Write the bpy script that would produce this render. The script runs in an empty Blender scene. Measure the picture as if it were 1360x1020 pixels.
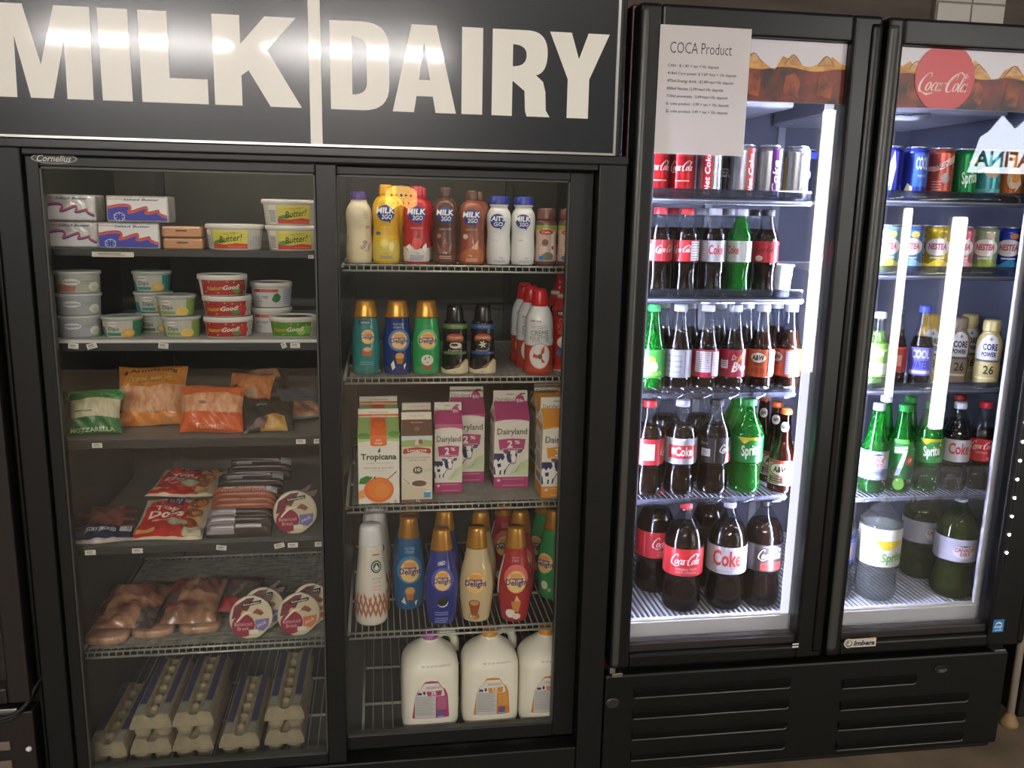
import bpy, bmesh, math, random
from mathutils import Vector, Matrix
from mathutils.geometry import tessellate_polygon
from math import sin, cos, pi, radians, sqrt

random.seed(7)
SC = bpy.context.scene
COLL = SC.collection

# ------------------------------------------------------------------ camera
FPX = 1150.0
CAM = Vector((0.0, -2.0, 1.507))
YAW, PITCH, ROLL = radians(-8.9), radians(-11.4), radians(1.22)
_r = Vector((cos(YAW), sin(YAW), 0))
W_ = Vector((-sin(YAW)*cos(PITCH), cos(YAW)*cos(PITCH), sin(PITCH)))
_u = _r.cross(W_)
R_ = _r*cos(ROLL) + _u*sin(ROLL)
U_ = -_r*sin(ROLL) + _u*cos(ROLL)
cam_data = bpy.data.cameras.new('camera')
cam_data.sensor_width = 36.0
cam_data.lens = FPX/1360.0*36.0
cam_data.clip_start = 0.05
cam = bpy.data.objects.new('camera', cam_data)
COLL.objects.link(cam)
cam.matrix_world = Matrix(((R_.x, U_.x, -W_.x, CAM.x), (R_.y, U_.y, -W_.y, CAM.y), (R_.z, U_.z, -W_.z, CAM.z), (0, 0, 0, 1)))
SC.camera = cam

# ------------------------------------------------------------------ world, exposure
SC.view_settings.view_transform = 'Standard'
SC.view_settings.look = 'None'
SC.view_settings.gamma = 1.0
SC.view_settings.exposure = 0.2
SC.cycles.transparent_max_bounces = 48
SC.cycles.max_bounces = 8
SC.cycles.diffuse_bounces = 3
SC.cycles.glossy_bounces = 4
SC.cycles.sample_clamp_indirect = 4.0
world = bpy.data.worlds.new('room_ambience')
world.use_nodes = True
world.node_tree.nodes['Background'].inputs[0].default_value = (0.9, 0.92, 1.0, 1)
world.node_tree.nodes['Background'].inputs[1].default_value = 0.02
SC.world = world
LAMP_POWER = 12.0       # emission strength of the unseen tubes added over the aisle
COOLER_LED = 235.0       # emission strength of the LED strips in the drinks cooler
DAIRY_LAMP = 34.0        # unseen lamp added behind the dairy header
OPPOSITE_LED = 22.0
REAR_POWER = 290.0      # the row of fittings at the back of the shop

# ------------------------------------------------------------------ materials
def lin(c):
    if isinstance(c, str):
        c = tuple(int(c[i:i+2], 16)/255 for i in (0, 2, 4))
    return tuple(v/12.92 if v <= 0.04045 else ((v+0.055)/1.055)**2.4 for v in c)

_M = {}
def mat(c, rough=0.45, metal=0.0, spec=0.5, coat=0.0):
    key = ('p', c, rough, metal, spec, coat)
    if key in _M: return _M[key]
    m = bpy.data.materials.new('surface_'+str(c))
    m.use_nodes = True
    b = m.node_tree.nodes['Principled BSDF']
    b.inputs['Base Color'].default_value = (*lin(c), 1)
    b.inputs['Roughness'].default_value = rough
    b.inputs['Metallic'].default_value = metal
    b.inputs['Specular IOR Level'].default_value = spec
    b.inputs['Coat Weight'].default_value = coat
    b.inputs['Coat Roughness'].default_value = 0.05 if coat < .45 else 0.13
    _M[key] = m
    return m

def noisy(c1, c2, scale=20.0, rough=0.6, bump=0.0, name='mottled', stretch=(1, 1, 1), metal=0.0, spec=0.5, detail=4.0, lo=0.35, hi=0.65):
    key = ('n', c1, c2, scale, rough, bump, stretch, metal, spec, lo, hi)
    if key in _M: return _M[key]
    m = bpy.data.materials.new(name); m.use_nodes = True
    nt = m.node_tree; N = nt.nodes; L = nt.links
    b = N['Principled BSDF']
    tc = N.new('ShaderNodeTexCoord'); mp = N.new('ShaderNodeMapping')
    mp.inputs['Scale'].default_value = stretch
    nz = N.new('ShaderNodeTexNoise'); nz.inputs['Scale'].default_value = scale; nz.inputs['Detail'].default_value = detail
    rp = N.new('ShaderNodeValToRGB')
    rp.color_ramp.elements[0].position = lo; rp.color_ramp.elements[1].position = hi
    rp.color_ramp.elements[0].color = (*lin(c1), 1); rp.color_ramp.elements[1].color = (*lin(c2), 1)
    L.new(tc.outputs['Object'], mp.inputs[0]); L.new(mp.outputs[0], nz.inputs['Vector'])
    L.new(nz.outputs[0], rp.inputs[0]); L.new(rp.outputs[0], b.inputs['Base Color'])
    b.inputs['Roughness'].default_value = rough; b.inputs['Metallic'].default_value = metal
    b.inputs['Specular IOR Level'].default_value = spec
    if bump:
        bp = N.new('ShaderNodeBump'); bp.inputs['Strength'].default_value = bump; bp.inputs['Distance'].default_value = 0.004
        L.new(nz.outputs[0], bp.inputs['Height']); L.new(bp.outputs[0], b.inputs['Normal'])
    _M[key] = m
    return m

def clear(c='ffffff', ior=1.45, rough=0.0, milky=0.0, mc='ffffff', name='clear'):
    """thin see-through sheet: transmits with a tint, reflects by Fresnel, optional milky share"""
    key = ('c', c, ior, rough, milky, mc)
    if key in _M: return _M[key]
    m = bpy.data.materials.new(name); m.use_nodes = True
    nt = m.node_tree; N = nt.nodes; L = nt.links
    N.remove(N['Principled BSDF'])
    out = N['Material Output']
    t = N.new('ShaderNodeBsdfTransparent'); t.inputs[0].default_value = (*lin(c), 1)
    g = N.new('ShaderNodeBsdfGlossy'); g.inputs['Roughness'].default_value = rough
    f = N.new('ShaderNodeFresnel')
    gm = N.new('ShaderNodeNewGeometry'); ma = N.new('ShaderNodeMath'); ma.operation = 'MULTIPLY_ADD'   # same reflectance from both faces of the sheet
    ma.inputs[1].default_value = 1/ior-ior; ma.inputs[2].default_value = ior
    L.new(gm.outputs['Backfacing'], ma.inputs[0]); L.new(ma.outputs[0], f.inputs[0])
    mx = N.new('ShaderNodeMixShader')
    L.new(f.outputs[0], mx.inputs[0])
    L.new(g.outputs[0], mx.inputs[2])
    if milky:
        d = N.new('ShaderNodeBsdfDiffuse'); d.inputs[0].default_value = (*lin(mc), 1)
        m2 = N.new('ShaderNodeMixShader'); m2.inputs[0].default_value = milky
        L.new(t.outputs[0], m2.inputs[1]); L.new(d.outputs[0], m2.inputs[2]); L.new(m2.outputs[0], mx.inputs[1])
    else:
        L.new(t.outputs[0], mx.inputs[1])
    L.new(mx.outputs[0], out.inputs[0])
    _M[key] = m
    return m

def glow(c, strength, name='lamp_light', beads=0.0):
    key = ('g', c, strength, beads)
    if key in _M: return _M[key]
    m = bpy.data.materials.new(name); m.use_nodes = True
    nt = m.node_tree; N = nt.nodes; L = nt.links
    b = N['Principled BSDF']
    b.inputs['Base Color'].default_value = (*lin(c), 1)
    b.inputs['Emission Color'].default_value = (*lin(c), 1)
    b.inputs['Emission Strength'].default_value = strength
    _M[key] = m
    return m

BLACK = mat('0e0f0e', 0.4, 0, .4)
BLACKM = noisy('0b0c0b', '131412', 60, 0.5, 0.0, 'black_enamel')
RUBBER = mat('0a0a0a', 0.7)
STEEL = mat('b9bab4', 0.3, 1.0)
GLASS = clear('f9f9f8', 1.5, name='door_glass')

# ------------------------------------------------------------------ mesh builder
_uid = [0]
class MB:
    def __init__(s): s.v = []; s.f = []; s.m = []; s.sm = []; s.mats = []
    def mi(s, m):
        if m not in s.mats: s.mats.append(m)
        return s.mats.index(m)
    def add(s, vs, fs, m, smooth=False):
        o = len(s.v); k = s.mi(m)
        s.v += [tuple(p) for p in vs]
        for f in fs:
            s.f.append(tuple(i+o for i in f)); s.m.append(k); s.sm.append(smooth)
        return s
    def bm(s, b, m, smooth=False, fn=None):
        b.verts.ensure_lookup_table(); b.verts.index_update()
        vs = [tuple(v.co) for v in b.verts]
        if fn: vs = [fn(p) for p in vs]
        s.add(vs, [tuple(v.index for v in f.verts) for f in b.faces], m, smooth)
        b.free(); return s
    def box(s, x0, x1, y0, y1, z0, z1, m, b=0.0, seg=2):
        if b <= 0:
            v = [(x0,y0,z0),(x1,y0,z0),(x1,y1,z0),(x0,y1,z0),(x0,y0,z1),(x1,y0,z1),(x1,y1,z1),(x0,y1,z1)]
            return s.add(v, [(0,3,2,1),(4,5,6,7),(0,1,5,4),(1,2,6,5),(2,3,7,6),(3,0,4,7)], m)
        t = bmesh.new(); bmesh.ops.create_cube(t, size=1.0)
        for v in t.verts:
            v.co = ((x0+x1)/2+v.co.x*(x1-x0), (y0+y1)/2+v.co.y*(y1-y0), (z0+z1)/2+v.co.z*(z1-z0))
        bmesh.ops.bevel(t, geom=t.edges[:], offset=b, segments=seg, affect='EDGES', profile=0.5)
        return s.bm(t, m, False)
    def lathe(s, prof, m, seg=24, sx=1.0, sy=1.0, n=2.0, cap0=True, cap1=True, off=(0, 0, 0), axis='z'):
        vs = []; fs = []
        for (r, z) in prof:
            for k in range(seg):
                a = 2*pi*k/seg
                x, y = se(a, n)
                p = (x*r*sx+off[0], y*r*sy+off[1], z+off[2])
                if axis == 'y': p = (x*r*sx+off[0], z+off[1], y*r*sy+off[2])
                vs.append(p)
        fl = axis == 'y'
        for i in range(len(prof)-1):
            for k in range(seg):
                a, b, c, d = i*seg+k, i*seg+(k+1) % seg, (i+1)*seg+(k+1) % seg, (i+1)*seg+k
                fs.append((a, b, c, d) if not fl else (d, c, b, a))
        if cap0: fs.append(tuple(range(seg-1, -1, -1)) if not fl else tuple(range(seg)))
        if cap1:
            o = (len(prof)-1)*seg
            fs.append(tuple(range(o, o+seg)) if not fl else tuple(range(o+seg-1, o-1, -1)))
        return s.add(vs, fs, m, True)
    def tube(s, pts, r, m, seg=6, closed=False):
        pts = [Vector(p) for p in pts]; vs = []; fs = []; n = len(pts)
        for i, p in enumerate(pts):
            a = pts[(i-1) % n] if (closed or i > 0) else p
            b = pts[(i+1) % n] if (closed or i < n-1) else p
            d = (b-a).normalized()
            ref = Vector((0, 0, 1)) if abs(d.z) < 0.9 else Vector((1, 0, 0))
            e1 = d.cross(ref).normalized(); e2 = d.cross(e1)
            rr = r[i] if isinstance(r, (list, tuple)) else r
            for k in range(seg):
                t = 2*pi*k/seg
                vs.append(p+e1*cos(t)*rr+e2*sin(t)*rr)
        for i in range(n if closed else n-1):
            j = (i+1) % n
            for k in range(seg):
                fs.append((i*seg+k, i*seg+(k+1) % seg, j*seg+(k+1) % seg, j*seg+k))
        if not closed:
            fs.append(tuple(range(seg-1, -1, -1))); fs.append(tuple(range((n-1)*seg, n*seg)))
        return s.add(vs, fs, m, seg > 4)
    def prism(s, poly, y0, y1, m):
        """polygon in x,z extruded along y; poly counter-clockwise seen from -y"""
        n = len(poly)
        vs = [(x, y0, z) for x, z in poly]+[(x, y1, z) for x, z in poly]
        fs = [tuple(range(n)), tuple(range(2*n-1, n-1, -1))]
        for i in range(n):
            j = (i+1) % n
            fs.append((i, i+n, j+n, j))
        return s.add(vs, fs, m)
    def art(s, layers, fn, ucuts=(), vcuts=(), eps=0.0002, n0=0.0, us=1.0, vs=1.0, rough=0.45):
        """flat artwork (u to the right, v up), each layer a hair above the last, bent on a surface by fn(u, v, n)"""
        for li, ly in enumerate(layers):
            b, c = layer_mesh(ly, vs/us if us else 1)
            if not b.faces: b.free(); continue
            us_ = [v.co.x for v in b.verts]; vs_ = [v.co.z for v in b.verts]
            for cu in ucuts:
                if min(us_) < cu < max(us_):
                    bmesh.ops.bisect_plane(b, geom=b.verts[:]+b.edges[:]+b.faces[:], plane_co=(cu, 0, 0), plane_no=(1, 0, 0))
            for cv in vcuts:
                if min(vs_) < cv < max(vs_):
                    bmesh.ops.bisect_plane(b, geom=b.verts[:]+b.edges[:]+b.faces[:], plane_co=(0, 0, cv), plane_no=(0, 0, 1))
            nn = n0+eps*(li+1)
            m = c if not isinstance(c, str) else mat(c, rough)
            s.bm(b, m, False, lambda p: fn(p[0], p[2], nn))
        return s
    def build(s, name, parent=None, loc=None, rot=None):
        me = bpy.data.meshes.new(name)
        me.from_pydata(s.v, [], s.f)
        for m in s.mats: me.materials.append(m)
        me.polygons.foreach_set('material_index', s.m)
        me.polygons.foreach_set('use_smooth', s.sm)
        me.update()
        o = bpy.data.objects.new(name, me); COLL.objects.link(o)
        if parent: o.parent = parent
        if loc: o.location = loc
        if rot: o.rotation_euler = rot
        return o

def se(a, n):
    c, s_ = cos(a), sin(a)
    if n == 2.0: return c, s_
    k = (abs(c)**n+abs(s_)**n)**(-1/n)
    return c*k, s_*k

# ------------------------------------------------------------------ flat artwork
_T = {}
def text_raw(t, bold=0.0, shear=0.0):
    key = (t, bold, shear)
    if key in _T: return _T[key]
    cu = bpy.data.curves.new('lettering', 'FONT')
    cu.body = t; cu.resolution_u = 2; cu.offset = bold; cu.shear = shear; cu.fill_mode = 'FRONT'
    ob = bpy.data.objects.new('lettering', cu)
    me = ob.to_mesh()
    vs = [tuple(v.co) for v in me.vertices]; fs = [tuple(p.vertices) for p in me.polygons]
    ob.to_mesh_clear(); bpy.data.objects.remove(ob); bpy.data.curves.remove(cu)
    xs = [v[0] for v in vs]; ys = [v[1] for v in vs]
    x0, x1, y0, y1 = min(xs), max(xs), min(ys), max(ys)
    vs = [((v[0]-x0)/(x1-x0)-0.5, (v[1]-y0)/(y1-y0)-0.5) for v in vs]
    _T[key] = (vs, fs)
    return _T[key]

def spline(pts, k=6, closed=False):
    out = []; n = len(pts)
    for i in range(n if closed else n-1):
        p = [pts[(i+d) % n] if closed else pts[min(max(i+d, 0), n-1)] for d in (-1, 0, 1, 2)]
        for j in range(k):
            t = j/k
            out.append(tuple(0.5*(2*p[1][a]+(p[2][a]-p[0][a])*t+(2*p[0][a]-5*p[1][a]+4*p[2][a]-p[3][a])*t*t+(3*p[1][a]-p[0][a]-3*p[2][a]+p[3][a])*t**3) for a in range(len(pts[0]))))
    if not closed: out.append(tuple(pts[-1]))
    return out

def ribbon(pts, closed=False, k=5):
    """pts of (x, y, width) -> verts, quads"""
    q = spline(pts, k, closed); n = len(q); vs = []; fs = []
    for i, (x, y, w) in enumerate(q):
        a = q[(i-1) % n] if (closed or i) else q[i]
        b = q[(i+1) % n] if (closed or i < n-1) else q[i]
        dx, dy = b[0]-a[0], b[1]-a[1]; l = sqrt(dx*dx+dy*dy) or 1
        vs += [(x-dy/l*w/2, y+dx/l*w/2), (x+dy/l*w/2, y-dx/l*w/2)]
    for i in range(n if closed else n-1):
        j = (i+1) % n
        fs.append((2*i+1, 2*j+1, 2*j, 2*i))
    return vs, fs

def ring(cx, cy, rx, ry, w1, w2):
    return [(cx+rx*cos(a), cy+ry*sin(a), w1+(w2-w1)*abs(cos(a))) for a in [2*pi*i/8 for i in range(8)]]

def _script():
    S = 0.42; V = []; Fc = []
    def put(pts, closed=False):
        v, f = ribbon(pts, closed)
        o = len(V); V.extend([(x+S*y, y) for x, y in v]); Fc.extend([tuple(i+o for i in q) for q in f])
    put([(1.45,2.05,.10),(1.35,2.6,.16),(.85,2.7,.12),(.3,1.9,.3),(.15,.9,.42),(.5,.1,.32),(1.0,-.1,.12),(1.5,-.32,.18),(2.1,-.42,.30),(2.7,-.22,.16),(3.0,-.4,.05)])
    put(ring(1.7,.72,.33,.62,.10,.30), True)
    put([(2.95,1.15,.22),(2.75,1.38,.1),(2.42,.95,.28),(2.42,.4,.28),(2.75,.1,.12),(3.05,.35,.05)])
    put(ring(3.42,.70,.32,.62,.10,.28), True)
    put([(3.85,1.35,.2),(3.78,.6,.28),(3.92,.1,.2),(4.25,.35,.05)])
    put([(4.25,1.25,.16),(4.6,1.3,.16)])
    put([(5.95,1.85,.06),(6.05,2.4,.14),(5.7,2.72,.14),(5.15,2.1,.26),(4.9,1.1,.42),(5.1,.2,.34),(5.6,.0,.14),(6.1,.4,.06)])
    put([(5.3,1.6,.05),(5.55,2.4,.14),(6.2,2.95,.16),(6.9,2.6,.26),(7.4,2.2,.18),(7.9,2.5,.06)])
    put(ring(6.45,.72,.33,.62,.10,.30), True)
    put([(7.1,1.0,.05),(7.5,2.2,.12),(7.35,2.75,.14),(7.1,2.2,.22),(7.05,.7,.28),(7.2,.1,.2),(7.45,.35,.05)])
    put(ring(7.8,.70,.32,.62,.10,.28), True)
    put([(8.23,1.35,.2),(8.15,.6,.28),(8.3,.1,.2),(8.6,.4,.05)])
    xs = [v[0] for v in V]; ys = [v[1] for v in V]
    x0, x1, y0, y1 = min(xs), max(xs), min(ys), max(ys)
    return [((x-x0)/(x1-x0)-.5, (y-y0)/(y1-y0)-.5) for x, y in V], Fc
_T['script'] = _script()

def layer_mesh(ly, asp=1.0):
    b = bmesh.new(); k = ly[0]
    def poly(pts):
        try: b.faces.new([b.verts.new((u, 0, v)) for u, v in pts])
        except ValueError: pass
    if k == 'r':
        _, u0, v0, u1, v1, c = ly; poly([(u0, v0), (u1, v0), (u1, v1), (u0, v1)])
    elif k == 'p':
        _, pts, c = ly
        vv = [b.verts.new((u, 0, v)) for u, v in pts]
        for f in tessellate_polygon([[Vector((u, v, 0)) for u, v in pts]]):
            a, d, e = (pts[i] for i in f)
            ar = (d[0]-a[0])*(e[1]-a[1])-(d[1]-a[1])*(e[0]-a[0])
            if abs(ar) < 1e-12: continue
            try: b.faces.new([vv[i] for i in (f if ar > 0 else f[::-1])])
            except ValueError: pass
    elif k == 'e':
        _, u, v, ru, rv, c = ly[:6]; poly([(u+ru*cos(2*pi*i/22), v+rv*sin(2*pi*i/22)) for i in range(22)])
    elif k == 's':
        _, pts, c = ly[:3]
        v_, f_ = ribbon(pts, len(ly) > 3 and ly[3], 4)
        vv = [b.verts.new((u, 0, v)) for u, v in v_]
        for f in f_: b.faces.new([vv[i] for i in f])
    elif k in ('t', 'k'):
        if k == 't':
            _, t, u, v, w, h, c = ly[:7]; o = ly[7] if len(ly) > 7 else {}
            v_, f_ = text_raw(t, o.get('b', 0.0), o.get('s', 0.0))
        else:
            _, u, v, w, h, c = ly[:6]; o = ly[6] if len(ly) > 6 else {}
            v_, f_ = _T['script']
        a = o.get('rot', 0.0); ca, sa = cos(a), sin(a)
        arc = o.get('arc', 0.0)
        vv = []
        for x, y in v_:
            x, y = x*w, y*h
            y += arc*(1-(2*x/w)**2) if arc else 0
            vv.append(b.verts.new((u+x*ca-y*sa*asp, 0, v+x*sa/asp+y*ca)))
        for f in f_:
            try: b.faces.new([vv[i] for i in f])
            except ValueError: pass
    return b, c

def flat(y):
    return lambda u, v, n: (u, y-n, v)

# ------------------------------------------------------------------ things, parts, copies
def tag(o, label=None, cat=None, group=None, kind=None):
    if label: o['label'] = label
    if cat: o['category'] = cat
    if group: o['group'] = group
    if kind: o['kind'] = kind
    return o
def thing(name, loc=(0, 0, 0), rz=0.0):
    o = bpy.data.objects.new(name, None); COLL.objects.link(o)
    o.empty_display_size = 0.02; o.location = loc; o.rotation_euler = (0, 0, rz)
    return o
def dup(root):
    r = root.copy(); COLL.objects.link(r)
    for ch in list(root.children):
        c = ch.copy(); COLL.objects.link(c); c.parent = r
        for g in list(ch.children):
            d = g.copy(); COLL.objects.link(d); d.parent = c
    return r
_PROTO = {}
def put(key, make, loc, rz, label, cat, group, rx=0.0, ry=0.0):
    if key in _PROTO: o = dup(_PROTO[key])
    else: o = make(); _PROTO[key] = o
    o.location = loc; o.rotation_euler = (rx, ry, rz)
    for k in ('label', 'category', 'group'):
        if k in o.keys(): del o[k]
    return tag(o, label, cat, group)

def spot(px, py, z):
    """where the line of sight through a point of the photograph meets a shelf at height z"""
    d = W_+R_*((px-680)/FPX)-U_*((py-510)/FPX)
    t = (z-CAM.z)/d.z
    return CAM+d*t
def atx(px, y, z):
    """x of a point at depth y and height z that stands at photograph column px"""
    k = px-680; v = Vector((0, y, z))-CAM
    return (FPX*v.dot(R_)-k*v.dot(W_))/(k*W_.x-FPX*R_.x)

# ================================================================== SETTING
def struct(mb, name):
    return tag(mb.build(name), kind='structure')
FLOORM = noisy('665848', '83735f', 6, 0.55, 0.1, 'worn_concrete')
m = MB(); m.box(-3.2, 6.6, -6.2, 1.0, -0.1, 0.0, FLOORM); struct(m, 'floor')
m = MB(); m.box(-3.2, 6.6, 0.9, 1.0, 0.0, 2.8, noisy('4a4038', '5a4f45', 3, 0.7, 0, 'brown_panelling', (1, 1, 6))); struct(m, 'wall_back')
m = MB(); m.box(-3.3, -3.2, -6.2, 1.0, 0.0, 2.8, mat('55524e', 0.8)); struct(m, 'wall_left')
m = MB(); m.box(6.6, 6.7, -6.2, 1.0, 0.0, 2.8, mat('55524e', 0.8)); struct(m, 'wall_right')
m = MB(); m.box(-3.2, 6.6, -6.3, -6.2, 0.0, 2.8, mat('403f3d', 0.8)); struct(m, 'wall_front')
m = MB(); m.box(-3.2, 6.6, -6.2, 1.0, 2.8, 2.9, mat('b8b4aa', 0.9)); struct(m, 'ceiling')
# tiled patch on the back wall above the drinks cooler
m = MB()
TILE = mat('c9c3b8', 0.25)
m.box(1.88, 2.14, 0.885, 0.9, 1.9, 2.8, mat('8e877c', 0.8))
for i in range(2):
    for j in range(5):
        m.box(1.885+i*0.128, 1.885+i*0.128+0.122, 0.878, 0.89, 1.93+j*0.15, 1.93+j*0.15+0.144, TILE, 0.002)
struct(m, 'trim_1')
# ceiling lights
def tube_light(x, y, lx, ly, label, group='fluorescent fittings on the ceiling', zt=2.8):
    t = tag(thing('ceiling_light', (x, y, zt)), label, 'ceiling light', group)
    h = MB(); h.box(-lx/2-.02, lx/2+.02, -ly/2-.03, ly/2+.03, -0.05, 0.0, mat('d8d8d4', 0.5), 0.008); h.build('housing', t)
    d = MB(); d.box(-lx/2, lx/2, -ly/2, ly/2, -0.075, -0.05, glow('fff9f4', LAMP_POWER if zt == 2.8 else REAR_POWER, 'fluorescent_tube'), 0.01); d.build('diffuser', t)
    if zt < 2.8:
        for hx in (-lx*.35, lx*.35): k = MB(); k.tube([(hx, 0, -.01), (hx, 0, 2.8-zt)], .004, STEEL, 6); k.build('hanger', t)
    return t
tube_light(-1.7, -4.9, 1.3, 0.10, 'left long fluorescent fitting hung in the row far behind the viewer', zt=2.69)
tube_light(-0.15, -4.9, 1.3, 0.10, 'middle long fluorescent fitting hung in the row far behind the viewer', zt=2.69)
tube_light(4.3, -4.9, 1.3, 0.10, 'right long fluorescent fitting hung in the row far behind the viewer', zt=2.69)
tube_light(-1.3, -2.3, 1.2, 0.16, 'unseen fluorescent fitting added over the aisle to light the dairy fridge')  # this fitting and the next are added, unseen, to light the fronts
tube_light(0.9, -2.3, 1.2, 0.16, 'unseen fluorescent fitting added over the aisle to light the drinks cooler')

# ================================================================== DAIRY FRIDGE
X0, X1, XM = -0.790, 0.572, -0.115     # cabinet sides, middle
FR = tag(thing('display_fridge', (XM, 0.35, 0)), 'wide black two-door sliding glass fridge with white MILK and DAIRY lettering', 'fridge')
def frp(mb, name, parent=None):
    o = mb.build(name, parent or FR)
    if parent is None: o.location = (-XM, -0.35, 0)
    return o
LINER = noisy('32342f', '3b3d37', 4, 0.5, 0, 'grey_liner')
m = MB()
m.box(X0, X0+0.03, 0.05, 0.74, 0.02, 2.02, BLACKM, 0.004)
m.box(X1-0.014, X1, 0.05, 0.74, 0.02, 2.02, BLACKM, 0.003)
m.box(X0+0.03, X1-0.014, 0.71, 0.74, 0.02, 2.02, BLACKM)
m.box(X0+0.03, X1-0.014, 0.06, 0.71, 1.70, 2.02, BLACKM)
m.box(X0+0.03, X1-0.014, 0.03, 0.71, 0.02, 0.075, BLACKM)
frp(m, 'cabinet')
m = MB()
m.box(X0+0.03, X0+0.045, 0.07, 0.69, 0.075, 1.66, LINER)
m.box(X1-0.022, X1-0.015, 0.07, 0.69, 0.075, 1.66, LINER)
m.box(X0+0.03, X1-0.015, 0.69, 0.708, 0.075, 1.66, LINER)
m.box(X0+0.03, X1-0.015, 0.07, 0.708, 1.66, 1.698, LINER)
m.box(X0+0.03, X1-0.015, 0.07, 0.69, 0.076, 0.088, mat('4c4f4a', 0.4))
for x in (-0.62, -0.13, -0.08, 0.40):       # slotted shelf standards
    m.box(x-0.012, x+0.012, 0.676, 0.69, 0.09, 1.66, mat('2a2b29', 0.5))
frp(m, 'liner')
m = MB()    # front frame around the doors
m.box(X0, -0.735, -0.005, 0.055, 0.03, 1.615, BLACK, 0.004)
m.box(0.505, X1, -0.005, 0.055, 0.03, 1.615, BLACK, 0.004)
m.box(-0.735, 0.505, 0.0, 0.055, 0.03, 0.118, BLACK, 0.004)
m.box(-0.735, 0.505, 0.0, 0.055, 1.598, 1.615, BLACK, 0.003)
m.box(X0, X1, -0.012, 0.055, 1.612, 1.632, mat('1c1d1c', 0.3), 0.003)
frp(m, 'front_frame')
# ---- sign header
m = MB()
m.box(X0, .549, -0.01, 0.055, 1.63, 2.02, BLACK, 0.004)
frp(m, 'header_box')
SIGNM = mat('0e1319', 0.34, 0.0, 0.35, coat=0.5)
m = MB(); m.box(X0+0.008, 0.532, -0.014, -0.008, 1.637, 2.0, SIGNM); sp = frp(m, 'sign_panel')
m = MB()
m.box(X0, 0.537, -0.017, -0.008, 1.632, 1.637, STEEL)
m.box(0.532, 0.5375, -0.018, -0.008, 1.632, 2.005, STEEL)
frp(m, 'trim_strip')
ZT, ZB = 1.892, 1.711
def q(*p): return [tuple(a) for a in p]
LET = {
 'I': q((-.561,ZB),(-.502,ZB),(-.502,ZT),(-.561,ZT)),
 'L': q((-.483,ZB),(-.350,ZB),(-.350,1.761),(-.426,1.761),(-.426,ZT),(-.483,ZT)),
 'K': q((-.337,ZB),(-.281,ZB),(-.281,1.772),(-.266,1.783),(-.223,ZB),(-.158,ZB),(-.227,1.825),(-.166,ZT),(-.230,ZT),(-.281,1.835),(-.281,ZT),(-.337,ZT)),
 'A1': q((.035,ZB),(.081,ZB),(.092,1.779),(.103,1.856),(.103,ZT),(.076,ZT)),
 'A2': q((.128,ZB),(.173,ZB),(.130,ZT),(.103,ZT),(.103,1.856),(.116,1.779)),
 'A3': q((.0865,1.745),(.123,1.745),(.1165,1.779),(.0915,1.779)),
 'I2': q((.185,ZB),(.231,ZB),(.231,ZT),(.185,ZT)),
 'Y': q((.422,ZB),(.471,ZB),(.471,1.795),(.514,ZT),(.466,ZT),(.446,1.837),(.428,ZT),(.379,ZT),(.422,1.794)),
}
LET['M'] = q((-.776,ZB),(-.726,ZB),(-.723,1.831),(-.700,ZB),(-.657,ZB),(-.628,1.828),(-.630,ZB),(-.579,ZB),(-.575,ZT),(-.644,ZT),(-.676,1.777),(-.703,ZT),(-.776,ZT))
def bez(p0, p1, p2, n=8):
    return [((1-t)**2*p0[0]+2*t*(1-t)*p1[0]+t*t*p2[0], (1-t)**2*p0[1]+2*t*(1-t)*p1[1]+t*t*p2[1]) for t in [i/n for i in range(n+1)]]
D_out = bez((-.03,ZB),(.028,ZB),(.028,1.765))+bez((.028,1.84),(.028,ZT),(-.03,ZT))
D_in = bez((-.051,1.743),(-.020,1.743),(-.020,1.768))+bez((-.020,1.835),(-.020,1.862),(-.051,1.862))
R_out = bez((.330,ZT),(.375,ZT),(.375,1.845))+bez((.375,1.845),(.375,1.805),(.350,1.799))
R_leg = bez((.350,1.799),(.372,1.79),(.372,1.765))+[(.374,1.725),(.383,ZB),(.331,ZB),(.327,1.722)]+bez((.325,1.765),(.325,1.784),(.300,1.784))
LETM = mat('e2dfd4', 0.34, 0, 0.5, coat=0.44)
m = MB()
for k, p in LET.items():
    m.art([('p', p, LETM)], flat(-0.0142), eps=0.0006)
# D and R are built as strips around their counters
def strip(outer, inner):
    n = len(outer)
    for i in range(n-1):
        m.add([(outer[i][0], -0.0148, outer[i][1]), (outer[i+1][0], -0.0148, outer[i+1][1]), (inner[i+1][0], -0.0148, inner[i+1][1]), (inner[i][0], -0.0148, inner[i][1])], [(0, 1, 2, 3)], LETM)
strip([(-.097,ZB)]+D_out+[(-.097,ZT)], [(-.051,1.743)]+D_in+[(-.051,1.862)])
m.art([('p', q((-.097,ZB),(-.051,1.743),(-.051,1.862),(-.097,ZT)), LETM)], flat(-0.0142), eps=0.0006)
Rin = bez((.297,1.862),(.328,1.862),(.328,1.84))+bez((.328,1.84),(.328,1.816),(.297,1.816))
strip(R_out, Rin)
m.art([('p', q((.252,ZB),(.2975,ZB),(.2975,ZT),(.252,ZT)), LETM), ('p', q((.2975,1.862),(.330,ZT),(.2975,ZT)), LETM),
       ('p', q((.2975,1.784),(.300,1.784),(.350,1.799),(.2975,1.816)), LETM)], flat(-0.0142), eps=0.0003)
m.art([('p', [(.300,1.784),(.325,1.765),(.327,1.722),(.331,ZB),(.383,ZB),(.374,1.725),(.372,1.765),(.366,1.786),(.350,1.799)], LETM)], flat(-0.0142), eps=0.0006)
frp(m, 'sign_lettering')
m = MB(); m.box(-.141, -.116, -0.0165, -0.008, 1.632, 2.005, LETM); frp(m, 'divider_bar')

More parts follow.
